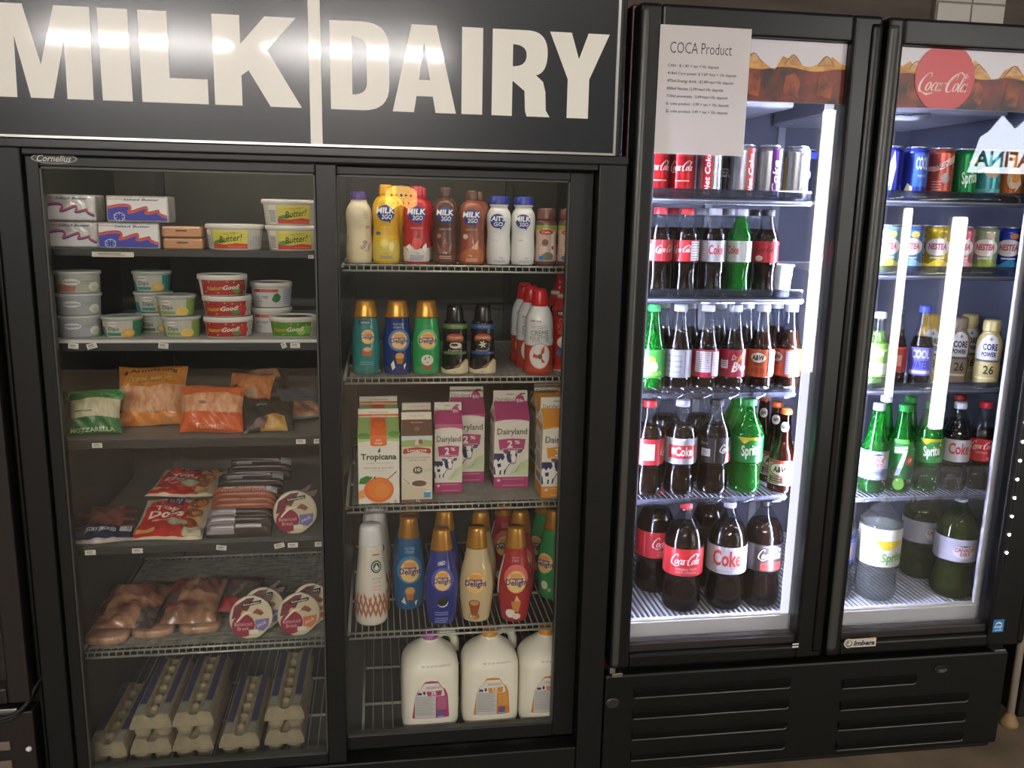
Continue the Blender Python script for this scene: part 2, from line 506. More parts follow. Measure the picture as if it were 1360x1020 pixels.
# ---- sliding doors
def sliding_door(x0, x1, gx0, gx1, y, z0, z1, gz0, gz1, badge):
    m = MB()
    m.box(x0, gx0, y, y+0.022, z0, z1, BLACK, 0.003)
    m.box(gx1, x1, y, y+0.022, z0, z1, BLACK, 0.003)
    m.box(gx0, gx1, y, y+0.022, z0, gz0, BLACK, 0.003)
    m.box(gx0, gx1, y, y+0.022, gz1, z1, BLACK, 0.003)
    d = frp(m, 'sliding_door')
    m = MB()
    for a, b, c, e in ((gx0, gx0+.004, gz0, gz1), (gx1-.004, gx1, gz0, gz1), (gx0, gx1, gz0, gz0+.004), (gx0, gx1, gz1-.004, gz1)):
        m.box(a, b, y+0.001, y+0.02, c, e, mat('34362f', 0.4))
    m.build('gasket', d)
    m = MB(); m.box(gx0+.001, gx1-.001, y+0.009, y+0.013, gz0+.001, gz1-.001, GLASS); m.build('glass_pane', d)
    return d
d1 = sliding_door(-0.732, -0.090, -0.704, -0.136, 0.006, 0.118, 1.597, 0.150, 1.575, True)
d2 = sliding_door(-0.110, 0.503, -0.091, 0.446, 0.031, 0.135, 1.597, 0.175, 1.575, False)
m = MB(); m.art([('e', -.672, 1.592, .046, .011, mat('8a8a84', 0.4)), ('e', -.672, 1.592, .043, .0095, mat('20211f', 0.4)), ('t', 'Cornelius', -.672, 1.592, .068, .0135, mat('b8b8b2', 0.4), {'s': 0.35, 'b': .01})], flat(0.0055), eps=0.0004)
m.build('badge', d1)
m = MB(); m.tube([(-.715, 0.05, 1.652), (0.485, 0.05, 1.652)], 0.011, glow('fff3dc', DAIRY_LAMP, 'added_tube')); frp(m, 'added_lamp')  # no lit tube in view; added to brighten the upper shelves

# ---- shelves of the dairy fridge
WIRE = mat('b4b5ad', 0.35, 0.6)
WIREW = mat('a9aaa2', 0.45, 0.0)
def wire_shelf(x0, x1, z, y0=0.07, y1=0.66, pitch=0.016, lip=True, matting=None, parent=FR):
    m = MB()
    r = 0.0028
    m.tube([(x0, y0, z-.003), (x1, y0, z-.003)], r, WIRE)
    if lip: m.tube([(x0, y0-.004, z-.016), (x1, y0-.004, z-.016)], r, WIRE)
    m.tube([(x0, y1, z-.006), (x1, y1, z-.006)], r, WIREW)
    for yy in (y0+.2, y0+.4): m.tube([(x0, yy, z-.009), (x1, yy, z-.009)], 0.004, WIREW)
    m.tube([(x0, y0, z-.006), (x0, y1, z-.006)], 0.004, WIREW); m.tube([(x1, y0, z-.006), (x1, y1, z-.006)], 0.004, WIREW)
    n = int((x1-x0)/pitch)
    for i in range(1, n):
        x = x0+(x1-x0)*i/n
        if lip: m.tube([(x, y0-.004, z-.016), (x, y0-.001, z-.005), (x, y1, z-.005)], 0.0016, WIREW, 4)
        else: m.tube([(x, y0, z-.005), (x, y1, z-.005)], 0.0016, WIREW, 4)
    s = frp(m, 'wire_shelf')
    if matting:
        k = MB(); n = 60
        xs = [x0+.012+(x1-x0-.024)*i/n for i in range(n+1)]
        vs = []; fs = []
        for i, x in enumerate(xs):
            h = z-.0012 if i % 2 else z-.0024
            vs += [(x, y0+.012, h), (x, y1-.03, h)]
        for i in range(n): fs.append((2*i, 2*i+2, 2*i+3, 2*i+1))
        k.add(vs, fs, matting); k.build('shelf_mat', s)
    return s
def solid_shelf(x0, x1, z, top, edge, y0=0.06, y1=0.66, band=0.022):
    m = MB()
    m.box(x0, x1, y0+.006, y1, z-.012, z-.0005, top)
    m.box(x0, x1, y0, y0+.006, z-band, z-.0005, edge, 0.0015)
    return frp(m, 'shelf')
def price_tag(shelf, px, z, w=0.019, h=0.010, c='d8d6c8', tilt=0.0, y=0.0585):
    m = MB(); m.box(-w/2, w/2, -0.0006, 0.0006, -h/2, h/2, mat(c, 0.6))
    m.art([('r', -w*.35, h*.05, w*.2, h*.25, '77756c'), ('r', -w*.35, -h*.25, w*.3, -h*.12, '8f8d84')], flat(-0.0006))
    o = m.build('price_tag', shelf); o.location = (atx(px, y, z), y, z); o.rotation_euler = (0, tilt, 0)
    return o
MATG = noisy('8d8f88', '9b9d95', 30, 0.6, 0, 'grey_ribbed_mat')
ZS = dict(S1=1.375, S2=1.106, S3=0.781, S4=0.443, S5=0.125, L1=1.402, L2=1.198, L3=0.963, L4=0.703, L5=0.429, L6=0.102)
RX0, RX1 = -0.082, 0.540
LX0, LX1 = -0.725, -0.118
wire_shelf(RX0, RX1, ZS['S1'])
wire_shelf(RX0, RX1, ZS['S2'], matting=mat('8f918c', 0.5))
wire_shelf(RX0, RX1, ZS['S3'], matting=MATG)
wire_shelf(RX0, RX1, ZS['S4'])
wire_shelf(RX0+.03, RX1, ZS['S5'], lip=False, pitch=0.026)
DARKE = mat('22231f', 0.45)
s_ = solid_shelf(LX0, LX1, ZS['L1'], mat('5a5c56', 0.5), DARKE, band=0.016)
z = ZS['L1']-.012
price_tag(s_, 150, z, .088, .011, 'cfcdb6'); price_tag(s_, 413, z, .012, .008)
s_ = solid_shelf(LX0, LX1, ZS['L2'], mat('c4c5bf', 0.5), mat('c8c9c3', 0.5), band=0.008)
z = ZS['L2']-.014
m = MB(); m.box(LX0, LX1, .062, .066, ZS['L2']-.026, ZS['L2']-.008, DARKE); m.build('shelf_lip', s_)
for px, t in ((97.5, .08), (122, -.25), (217, .1), (377, -.3), (392, 0)): price_tag(s_, px, z, .022 if px != 377 else .012, .012, tilt=t)
s_ = solid_shelf(LX0, LX1, ZS['L3'], mat('7c7e78', 0.5), DARKE)
z = ZS['L3']-.012
for px in (129, 399.5, 423): price_tag(s_, px, z, .022, .011)
s_ = solid_shelf(LX0, LX1, ZS['L4'], mat('787a74', 0.5), DARKE)
z = ZS['L4']-.014
for px, t in ((120, 0), (182.5, 0), (294, .15), (371, -.2), (389, 0), (425, 0)): price_tag(s_, px, z, .024, .012, tilt=t)
wire_shelf(LX0, LX1, ZS['L5'], matting=noisy('a5a69c', '6d7068', 26, 0.6, 0, 'speckled_mat', (1, 3, 1)))
wire_shelf(LX0, LX1, ZS['L6'], lip=False, pitch=0.026)

# ================================================================== PRODUCT BUILDERS
FILM = clear('ffffff', 1.45, 0.08, 0.10, 'd8d8d8', 'plastic_film')
PET = clear('f4f8f8', 1.5, 0.02, 0.02, 'ffffff', 'clear_pet')
class Prof:
    """outline of a round pack: list of (height share, radius share), smoothed"""
    def __init__(s, pts, h, R, k=3):
        p = spline([(a*h, b*R) for a, b in pts], k) if k > 1 else [(a*h, b*R) for a, b in pts]
        q_ = []
        for z, r in p:
            if q_ and z <= q_[-1][0]+1e-6: z = q_[-1][0]+1e-5
            q_.append((z, max(r, 0.0005)))
        s.p = q_; s.h = h; s.R = R
    def r(s, z):
        p = s.p
        if z <= p[0][0]: return p[0][1]
        for i in range(len(p)-1):
            if z <= p[i+1][0]:
                t = (z-p[i][0])/(p[i+1][0]-p[i][0]); return p[i][1]+(p[i+1][1]-p[i][1])*t
        return p[-1][1]
    def cut(s, z0=None, z1=None, d=0.0):
        z0 = s.p[0][0] if z0 is None else z0; z1 = s.p[-1][0] if z1 is None else z1
        a = [(s.r(z0)-d, z0)]+[(r-d, z) for z, r in s.p if z0+1e-4 < z < z1-1e-4]+[(s.r(z1)-d, z1)]
        return [(max(r, .0004), z) for r, z in a]
    def fn(s, sx=1, sy=1):
        h = s.h
        def f(u, v, n):
            z = v*h; r = s.r(z)+n
            return (r*sin(u)*sx, -r*cos(u)*sy, z)
        return f
UC = [i*0.2 for i in range(-15, 16)]
VC = [i/24 for i in range(1, 24)]
def wrap(name, parent, prof, layers, sx=1, sy=1, n0=0.0002, vc=VC, rough=0.4, uc=UC, eps=0.00022):
    m = MB()
    m.art(layers, prof.fn(sx, sy), uc, vc, n0=n0, us=prof.R, vs=prof.h, rough=rough, eps=eps)
    return m.build(name, parent)
def band(v0, v1, c): return ('r', -3.1415, v0, 3.1415, v1, c)
def cap_mesh(m, z0, z1, r0, r1, mt, sx=1, sy=1, ridges=True):
    e = (z1-z0)*.18
    m.lathe([(r0, z0), (r0*1.0, z0+e*.4), (r1+(r0-r1)*.1, z1-e), (r1*.93, z1-e*.25), (r1*.8, z1)], mt, 22, sx, sy)
    return m
TXT = 'e8e6df'
def lines(u, v, w, n, dv, h, c, r=3):
    rnd = random.Random(r)
    return [('r', u-w/2*rnd.uniform(.7, 1), v-i*dv, u+w/2*rnd.uniform(.7, 1), v-i*dv+h, c) for i in range(n)]

# ---------- milk drinks on the top dairy shelf
def milk_bottle(h, R, body, cap_c, capr, capz, logo, extra, two=None):
    def mk():
        t = thing('milk_drink_bottle')
        pr = Prof([(0,.86),(.015,.93),(.08,.98),(.2,1),(.36,.95),(.46,.93),(.56,.97),(.68,1),(.77,.9),(.83,.7),(.86,capr),(capz,capr)], h, R)
        m = MB(); m.lathe(pr.cut(), mat(body, 0.32), 24); m.build('bottle', t)
        m = MB(); cap_mesh(m, capz*h, h, capr*R*1.06, capr*R*1.0, mat(cap_c, 0.35)); m.build('cap', t)
        ls = list(extra)
        if logo:
            ls += [('e', 0, .64, .62, .105, '1f3f8e'), ('p', [(.1,.545),(.35,.56),(.3,.515)], '1f3f8e'),
                   ('t', logo[0], -.03, .675, 1.3, .075, 'f4f4f2', {'b': .03, 's': .12}), ('t', logo[1], .06, .595, .72, .06, 'f4f4f2', {'b': .02, 's': .12})]
        wrap('label', t, pr, ls)
        return t
    return mk
MILK_ART = {
 'yellow': [band(0,.30,'d8c04c'),('p',[(-3.1,.29),(-.6,.27),(-.2,.31),(.3,.27),(.8,.33),(3.1,.29),(3.1,.36),(-3.1,.36)],'e0b41c'),('e',-.1,.26,.34,.065,'ddc95a'),('e',-.12,.26,.24,.045,'e8d87c'),('e',.4,.22,.2,.06,'e9dfa0'),('t','BANANA',0,.465,.75,.022,'f0d060'),('e',-.62,.385,.22,.022,'3b6ea0'),('t','15g',0,.13,.3,.03,'5a6a90'),*lines(0,.09,1.1,2,.022,.01,'7a86a0')],
 'red': [band(0,.24,'d9d5cc'),('p',[(-3.1,.2),(-1,.22),(-.7,.17),(-.3,.25),(.1,.2),(.5,.28),(.9,.21),(3.1,.22),(3.1,.26),(-3.1,.26)],'c2292f'),('e',0,.27,.36,.085,'d3453f'),('p',[(-.2,.34),(.3,.34),(.05,.37)],'4b6b35'),('p',[(-.9,.22),(-.5,.26),(-.35,.2),(-.5,.16)],'ece8e0'),('p',[(.4,.22),(.75,.28),(.8,.2),(.6,.15)],'ece8e0'),('t','STRAWBERRY',0,.465,1.0,.026,'e8b0a8'),('t','15g',0,.14,.3,.03,'5a6a90'),*lines(0,.1,1.2,3,.025,.01,'6d7aa0')],
 'brown': [band(0,.12,'6e4636'),('p',[(-.7,.3),(-.3,.2),(0,.36),(.25,.22),(.6,.28),(.4,.14),(-.5,.14)],'8a5a44'),('e',0,.22,.3,.05,'76452f'),('t','CHOCOLATE',0,.46,1.0,.028,'d0b0a0'),('e',-.5,.37,.2,.03,'9a7462'),('t','15g',0,.15,.3,.03,'e0cfc4'),*lines(0,.1,1.1,2,.025,.01,'c8ab9c')],
 'brown2': [('p',[(-3.1,0),(3.1,0),(3.1,.12),(1,.16),(.4,.3),(.1,.24),(-.4,.2),(-1,.14),(-3.1,.14)],'b5683f'),('p',[(0,.22),(.1,.38),(.2,.26),(.55,.34),(.45,.2)],'d8b088'),('e',-.2,.27,.32,.05,'9a3f2c'),('e',-.5,.38,.22,.035,'d4b9ac'),('t','CHOCOLATE',0,.475,.9,.03,'d8bcae'),('t','15g',-.1,.12,.3,.03,'f0dfd0'),*lines(0,.07,1.1,2,.025,.01,'e0c8b8')],
 'white': [band(.05,.78,'d9dad6'),('t','Natrel',-.2,.355,.5,.02,'2c3f80'),('e',-.2,.37,.28,.03,'dfe2e6'),('t','Natrel',-.2,.365,.45,.02,'2c3f80'),('t','15g',.35,.1,.3,.03,'3b4a80'),*lines(.2,.06,1.2,2,.022,.008,'8a94b4')],
 'white2': [band(.05,.78,'d9dad6'),('t','Neilson',-.2,.365,.45,.02,'2c3f80'),('t','15g',.35,.1,.3,.03,'3b4a80'),*lines(.2,.06,1.2,2,.022,.008,'8a94b4')],
 'vanilla': [band(0,.5,'d6c7a2'),('t','Vanilla',.35,.26,.75,.075,'3b2f6e',{'rot':1.1,'b':.01,'s':.2}),('t','Torino',.75,.22,.7,.06,'3b2f6e',{'rot':1.15,'s':.2}),('t','Vanilla',-1.1,.33,.6,.05,'3b2f6e',{'rot':1.3,'s':.2}),('r',.55,.49,.95,.52,'c87a5a'),*lines(.5,.72,.5,4,.03,.01,'a89f86')],
 'small': [band(.07,.66,'cfb0a0'),('p',[(-3,.6),(-.6,.62),(0,.66),(.7,.62),(3,.66),(3,.7),(-3,.7)],'8fa445'),('e',0,.58,.7,.045,'b8463a'),('t','Cafe',0,.58,.8,.03,'f0e0d0',{'b':.02}),('p',[(.45,.12),(.55,.55),(.9,.6),(.9,.12)],'e4e2da'),('e',-.05,.4,.3,.06,'6b4a38'),('r',.55,.28,.8,.34,'c23b2c'),*lines(-.2,.3,.9,4,.045,.012,'e8ddd0'),('e',.2,.16,.5,.07,'77765e'),('e',-.3,.13,.26,.045,'3c7ab4')],
}

# ---------- coffee creamers with gold caps
GOLD = mat('c08a34', 0.28, 0.55)
def delight_logo(u, v, s, hv):
    return [('e', u, v, .62*s, hv, 'd8a860'), ('e', u, v, .56*s, hv*.91, 'efc98a'), ('e', u, v+hv*.5, .4*s, hv*.28, 'e0a04c'), ('e', u-.1, v-hv*.55, .36*s, hv*.3, 'eac27c'),
            ('r', u-.42*s, v+hv*.2, u+.42*s, v+hv*.32, '5a5f98'), ('t', 'Delight', u+.02, v-hv*.12, 1.3*s, hv*.68, '262a70', {'b': .025})]
def creamer(h, R, body, tall, art_):
    def mk():
        t = thing('creamer_bottle')
        if tall: pts = [(0,.72),(.012,.78),(.08,.86),(.2,.95),(.33,1),(.44,.99),(.56,.88),(.66,.74),(.74,.66),(.79,.62)]; cr, cz = .61, .785
        else: pts = [(0,.86),(.012,.92),(.1,.97),(.25,1),(.42,1),(.58,.92),(.7,.84),(.775,.82)]; cr, cz = .83, .775
        pr = Prof(pts, h, R)
        m = MB(); m.lathe(pr.cut(), mat(body, 0.22, coat=0.4), 26, 1, .8); m.build('bottle', t)
        m = MB()
        m.lathe([(cr*R*1.06, cz*h), (cr*R*1.04, cz*h+.004), (cr*R*.9, h*.9), (cr*R*.8, h*.985), (cr*R*.72, h)], GOLD, 26, 1, .86); m.build('cap', t)
        wrap('label', t, pr, art_, 1, .8)
        return t
    return mk
CUP = lambda u, v: [('e', u, v, .3, .055, 'c98a3e'), ('p', [(u-.28, v), (u+.28, v), (u+.18, v-.1), (u-.18, v-.1)], 'b5712c'), ('e', u, v+.01, .26, .04, 'd9a55c')]
CREAM_ART = {
 'teal': [('r',-.62,.685,.45,.735,'1d2c2e'),('t','CINNABON',-.05,.71,.8,.03,'c8d4cf',{'b':.01}),*delight_logo(.15,.52,.8,.098),('p',[(-.25,.26),(.35,.26),(.4,.35),(.1,.39),(-.25,.36)],'b0693c'),('e',.1,.35,.28,.03,'dcb48a'),*lines(0,.17,1.1,2,.03,.01,'7fb0aa'),band(.02,.06,'1f6b66')],
 'navy': [('t','French Vanilla',.1,.69,.85,.035,'a9b8dc'),('t','creamer',.1,.645,.8,.028,'a9b8dc'),('e',.15,.47,.85,.15,'4f78b8'),*delight_logo(.15,.47,1,.12),*CUP(.15,.25),('p',[(-.45,.14),(-.25,.2),(-.15,.1),(-.35,.06)],'e8e6d2'),('p',[(.4,.13),(.6,.16),(.5,.07)],'e8e6d2')],
 'green': [('t','Irish Creme',.1,.67,.7,.03,'3f9a63'),('e',.12,.48,.8,.14,'6dbf83'),*delight_logo(.12,.47,1,.12),('p',[(-.3,.18),(.45,.18),(.35,.06),(-.2,.06)],'9a5a3a'),('e',.08,.2,.42,.075,'dcdcc4'),('e',-.05,.22,.05,.015,'5a4a3a'),('e',.2,.24,.05,.015,'5a4a3a'),('e',.1,.17,.04,.012,'6a8a4a')],
 'tealblue': [('t','French Vanilla',.05,.685,.8,.035,'9fb9d6'),('t','creamer',.05,.645,.7,.03,'9fb9d6'),('e',.05,.46,.85,.15,'3f7fae'),*delight_logo(.05,.45,1,.125),*CUP(.05,.22),('p',[(-.5,.1),(-.3,.16),(-.2,.07)],'dfe6d2'),('p',[(.35,.1),(.55,.12),(.45,.05)],'dfe6d2')],
 'oreo': [('t','OREO',0,.665,.6,.04,'f0f2f8',{'b':.02,'s':.2,'rot':.15}),('e',.1,.5,.75,.12,'4a57b4'),*delight_logo(.08,.49,.85,.105),('e',.08,.26,.32,.055,'e2e2dc'),('e',.06,.272,.32,.055,'2a2a2e'),*lines(0,.14,1.0,2,.025,.01,'8890cc'),*lines(0,.075,1.0,3,.022,.009,'8890cc')],
 'cream': [*delight_logo(-.05,.44,1,.12),('e',-.1,.22,.34,.04,'8a4a2a'),('p',[(-.44,.22),(.24,.22),(.1,.08),(-.3,.08)],'9a5430'),('e',-.1,.225,.27,.028,'c98a5c'),('e',-.35,.07,.14,.03,'b98a5a'),('e',-.33,.07,.07,.015,'e8d8b8'),('e',.1,.07,.15,.028,'a5743f'),('e',-.05,.05,.12,.022,'b9884f')],
 'red': [('t','Sweet Cream',.05,.7,.6,.03,'e0a8a4'),('t','creamer',.05,.665,.55,.026,'e0a8a4'),('e',.1,.5,.8,.13,'d46a66'),*delight_logo(.1,.45,1,.12),('p',[(-.2,.24),(.4,.24),(.28,.12),(-.05,.12)],'c8843a'),('p',[(.0,.24),(.12,.31),(.35,.24)],'e6b878'),('e',-.25,.1,.3,.05,'e8dfd2'),('e',.15,.07,.28,.035,'dfd2c2'),('p',[(-1.25,.3),(-1.05,.3),(-.95,.72),(-1.05,.72)],'d8cfc4')],
 'grn': [*delight_logo(-.6,.42,1,.115),('e',.75,.52,.2,.07,'cfae74'),('e',-.55,.17,.25,.05,'cfd6bf'),('e',-.2,.12,.14,.025,'8fb58f')],
}
def dark_creamer(bandc, flower):
    def mk():
        t = thing('creamer_bottle')
        h, R = .169, .0316
        pr = Prof([(0,.95),(.01,1),(.12,1),(.3,.97),(.5,.92),(.62,.95),(.72,.93),(.76,.82),(.78,.7)], h, R)
        m = MB(); m.lathe(pr.cut(), mat('1b1613', 0.25, coat=.4), 24, 1, .85); m.build('bottle', t)
        m = MB(); cap_mesh(m, .76*h, h, .72*R, .64*R, mat('1c1714', 0.25, coat=.3)); m.build('cap', t)
        ls = [('r',-1.4,.66,1.4,.73,bandc),('t','COFFEE CREAMER',0,.695,1.3,.022,'b9c2a0'),('e',0,.52,.78,.075,'a5482c'),('t','CREAMERS',0,.535,1.2,.04,'e8b890',{'b':.02}),('r',-1,.46,1,.485,'1b1613'),
              ('e',.05,.42,.5,.045,'d8cdb0'),('e',-.05,.43,.3,.02,'1b1613'),('t','Creamy',-.1,.345,.9,.04,'d8d2c0',{'s':.2}),('r',-1,.29,1,.33,bandc),
              ('p',[(-3.1,0),(3.1,0),(3.1,.05),(1.2,.2),(.9,.22),(.3,.1),(-.6,.06),(-1.4,.09),(-3.1,.05)],'d6c9a6'),('p',[(.2,.09),(.9,.215),(1.1,.24),(.7,.2),(-.1,.1)],'8a6a3e'),('t','35',.0,.035,.2,.02,'6a5a40'),('e',.3,.245,.25,.03,'3a342e')]
        if flower:
            ls += [('e',0,.44,.62,.07,'14110f')]+[('p',[(0,.44),(.13*cos(a)-.05*sin(a),.44+.03*sin(a)+.012*cos(a)),(.34*cos(a),.44+.062*sin(a)),(.13*cos(a)+.05*sin(a),.44+.03*sin(a)-.012*cos(a))],'e9dfae') for a in [i*pi/3+.2 for i in range(6)]]
        wrap('label', t, pr, ls, 1, .85)
        return t
    return mk

# ---------- whipped cream cans
def whip_can(kind):
    def mk():
        t = thing('whipped_cream_can')
        if kind == 'w':
            h, R = .211, .035
            pr = Prof([(0,.96),(.012,1),(.45,1),(.55,1),(.66,.94),(.74,.78),(.79,.6),(.80,.5)], h, R)
            m = MB(); m.lathe(pr.cut(), mat('d8dbd9', 0.2, coat=.3), 26); m.build('can', t)
            m = MB(); m.lathe([(.57*R,.795*h),(.57*R,.83*h),(.5*R,.95*h),(.44*R,.985*h),(.3*R,h)], mat('c3252a', .3), 24)
            for i in range(14):
                a = 2*pi*i/14; m.tube([(.575*R*cos(a),.575*R*sin(a),.81*h),(.46*R*cos(a),.46*R*sin(a),.97*h)], .0012, mat('c3252a', .3), 4)
            m.build('cap', t)
            wrap('label', t, pr, [band(.0,.34,'b4452f'),('p',[(-3.1,.32),(-.9,.35),(0,.34),(.9,.37),(3.1,.33),(3.1,.42),(-3.1,.42)],'d8dbd9'),('e',.1,.22,.78,.155,'c9a595'),('e',.1,.22,.72,.142,'dcd9d2'),('t','Gay Lea',-.25,.63,.8,.03,'b23034',{'s':.3,'b':.02}),('t','Veritable',.0,.565,1.1,.05,'b5b0a4',{'s':.3}),('t','CREME',.05,.49,1.25,.06,'6f6f66'),('t','FOUETTEE',.05,.425,1.35,.05,'6f6f66'),('r',-.5,.385,.75,.39,'8f8f86'),
              ('p',[(.1,.22),(.2,.3),(.4,.345),(.4,.26)],'c84a38'),('p',[(.05,.22),(-.3,.25),(-.4,.21),(-.1,.19)],'c84a38'),('p',[(.12,.21),(.3,.18),(.5,.14),(.25,.14)],'c84a38'),('e',.1,.215,.16,.03,'5a6a3a'),band(.0,.035,'a83425')], rough=.25)
        else:
            h, R = .238, .034
            pr = Prof([(0,.97),(.01,1),(.5,1),(.66,1),(.70,.95),(.74,.84),(.775,.7)], h, R)
            m = MB(); m.lathe(pr.cut(), mat('c02a24', 0.2, coat=.4), 26); m.build('can', t)
            m = MB(); m.lathe([(.72*R,.772*h),(.74*R,.80*h),(.62*R,.815*h)], mat('cfc9bd', .35), 24); m.build('collar', t)
            m = MB(); m.lathe([(.56*R,.812*h),(.52*R,.85*h),(.34*R,.93*h),(.30*R,.985*h),(.2*R,h)], mat('c02a24', .3), 24); m.build('cap', t)
            wrap('label', t, pr, [('r',-.75,.585,.75,.645,'241615'),('t','KIRKLAND',0,.615,1.2,.035,'e8ded6',{'b':.03}),('t','CREME',.05,.535,1.1,.05,'d98c80'),('t','FOUETTEE',.05,.475,1.3,.05,'d98c80'),('t','VERITABLE',.05,.415,1.3,.045,'d98c80'),('e',.1,.31,.72,.07,'e3e2de'),('e',-.1,.33,.35,.05,'eeeeec'),('e',.4,.29,.35,.05,'d3d3d0'),('e',-.25,.2,.4,.05,'5b6a8a'),('e',.0,.15,.35,.045,'4a5578'),('e',.45,.2,.42,.065,'b23a5c'),('e',.2,.13,.3,.03,'7a86a2'),band(.0,.012,'d6d2c8')], rough=.25)
        return t
    return mk

# ---------- gable cartons
def carton(w, d, hb, hg, hf, front, side, body='e4dfcf', spout=None, name='milk_carton'):
    """box body, slanted gable, upright fin; front art in (x, v) with v measured up the body and the slanted panel"""
    def mk():
        t = thing(name)
        bm_ = mat(body, .5)
        m = MB()
        z1 = hb; z2 = hb+hg; fw = w*.49
        m.box(-w/2, w/2, -d/2, d/2, 0, z1, bm_, .0015)
        v = [(-w/2,-d/2,z1),(w/2,-d/2,z1),(w/2,d/2,z1),(-w/2,d/2,z1),(-fw,-.003,z2),(fw,-.003,z2),(fw,.003,z2),(-fw,.003,z2),(-w*.30,-.002,z1+hg*.75),(-w*.30,.002,z1+hg*.75),(w*.30,-.002,z1+hg*.75),(w*.30,.002,z1+hg*.75)]
        m.add(v, [(0,1,5,4),(2,3,7,6),(0,4,8),(3,9,7),(0,8,9,3),(4,7,9,8),(1,10,5),(2,6,11),(1,2,11,10),(5,10,11,6)], bm_)
        m.box(-fw, fw, -.003, .003, z2-.001, z2+hf, bm_, .001)
        m.build('carton', t)
        sl = sqrt(hg*hg+(d/2-.003)**2); ct = hg/sl; st = (d/2-.003)/sl
        def fn(u, v_, n):
            if v_ <= z1: return (u, -d/2-n, v_)
            k = v_-z1
            if k <= sl: return (u*(1-.02*k/sl), -d/2+k*st-n*ct, z1+k*ct+n*st)
            return (u*.98, -.003-n, z2+k-sl)
        m = MB(); m.art(front(w, z1, sl, hf), fn, (), (z1, z1+sl-1e-6), eps=.0002)
        if side:
            m.art(side(d, z1), lambda u, v_, n: (-w/2-n, -u, v_), eps=.0002)
        m.build('print', t)
        if spout:
            m = MB()
            k = sl*.55; c = (0, -d/2+k*st, z1+k*ct)
            rot = Matrix.Rotation(-math.atan2(hg, d/2), 3, 'X') @ Matrix.Rotation(0, 3, 'Z')
            nrm = Vector((0, -ct, st)); up = Vector((0, st, ct)); rt = Vector((1, 0, 0)); cc = Vector(c)
            seg = 20; vs = []; fs = []
            for rr, n in ((.0165,0),(.0165,.003),(.0145,.004),(.0145,.014),(.013,.016)):
                for i in range(seg):
                    a = 2*pi*i/seg; vs.append(cc+rt*rr*cos(a)+up*rr*sin(a)+nrm*n)
            for j in range(4):
                for i in range(seg): fs.append((j*seg+i, j*seg+(i+1) % seg, (j+1)*seg+(i+1) % seg, (j+1)*seg+i))
            fs.append(tuple(range(4*seg, 5*seg)))
            m.add(vs, fs, mat(spout, .35), True); m.build('cap', t)
        return t
    return mk
def cow(x, z, s, navy='2b2c5c'):
    P_ = lambda pts: [(x+a*s, z+b*s) for a, b in pts]
    S_ = lambda pts, w: [(x+a*s, z+b*s, w*s) for a, b in pts]
    return [('p', P_([(-1,-1),(-.3,-1),(-.12,-.5),(.1,-.25),(.1,.25),(-.3,.45),(-1,.48)]), 'ecebe2'),
            ('p', P_([(-1,.5),(-.35,.48),(-.25,.2),(-.4,-.02),(-.55,.12),(-.68,-.1),(-.85,.1),(-1,.0)]), navy), ('p', P_([(-.78,-.25),(-.52,-.2),(-.5,-.46),(-.72,-.5)]), navy),
            ('p', P_([(-1,-1),(-.86,-1),(-.92,-.5),(-1,-.4)]), navy), ('p', P_([(-.62,-1),(-.5,-1),(-.48,-.72),(-.58,-.68)]), navy), ('p', P_([(-.32,-1),(-.22,-1),(-.16,-.6),(-.28,-.7)]), navy),
            ('s', S_([(-.1,-.55),(.06,-.3),(.26,-.2)], .05), navy), ('s', S_([(-.25,-.95),(-.14,-.6),(.05,-.32)], .04), navy),
            ('p', P_([(-.16,.5),(.04,.66),(.2,.6),(.14,.2),(.22,-.12),(.1,-.2),(-.05,-.1),(-.14,.2)]), navy),
            ('p', P_([(.1,.68),(.45,.70),(.58,.4),(.5,-.02),(.44,-.24),(.28,-.24),(.2,-.05),(.14,.3)]), 'f3f1e9'),
            ('s', S_([(.1,.66),(.14,.3),(.2,-.05),(.28,-.24),(.44,-.24),(.5,-.02),(.58,.4),(.46,.7),(.28,.76),(.1,.68)], .035), navy),
            ('p', P_([(.46,.6),(.58,.4),(.52,.2),(.44,.36)]), navy), ('e', x+.2*s, z+.36*s, .04*s, .06*s, navy),
            ('p', P_([(-.42,.68),(-.2,.78),(.06,.66),(-.02,.5),(-.28,.5)]), '55556a'), ('p', P_([(.56,.6),(.72,.8),(.98,.74),(.9,.56),(.66,.48)]), '55556a'),
            ('p', P_([(.26,-.12),(.46,-.12),(.43,-.23),(.29,-.23)]), 'c9aaa4')]
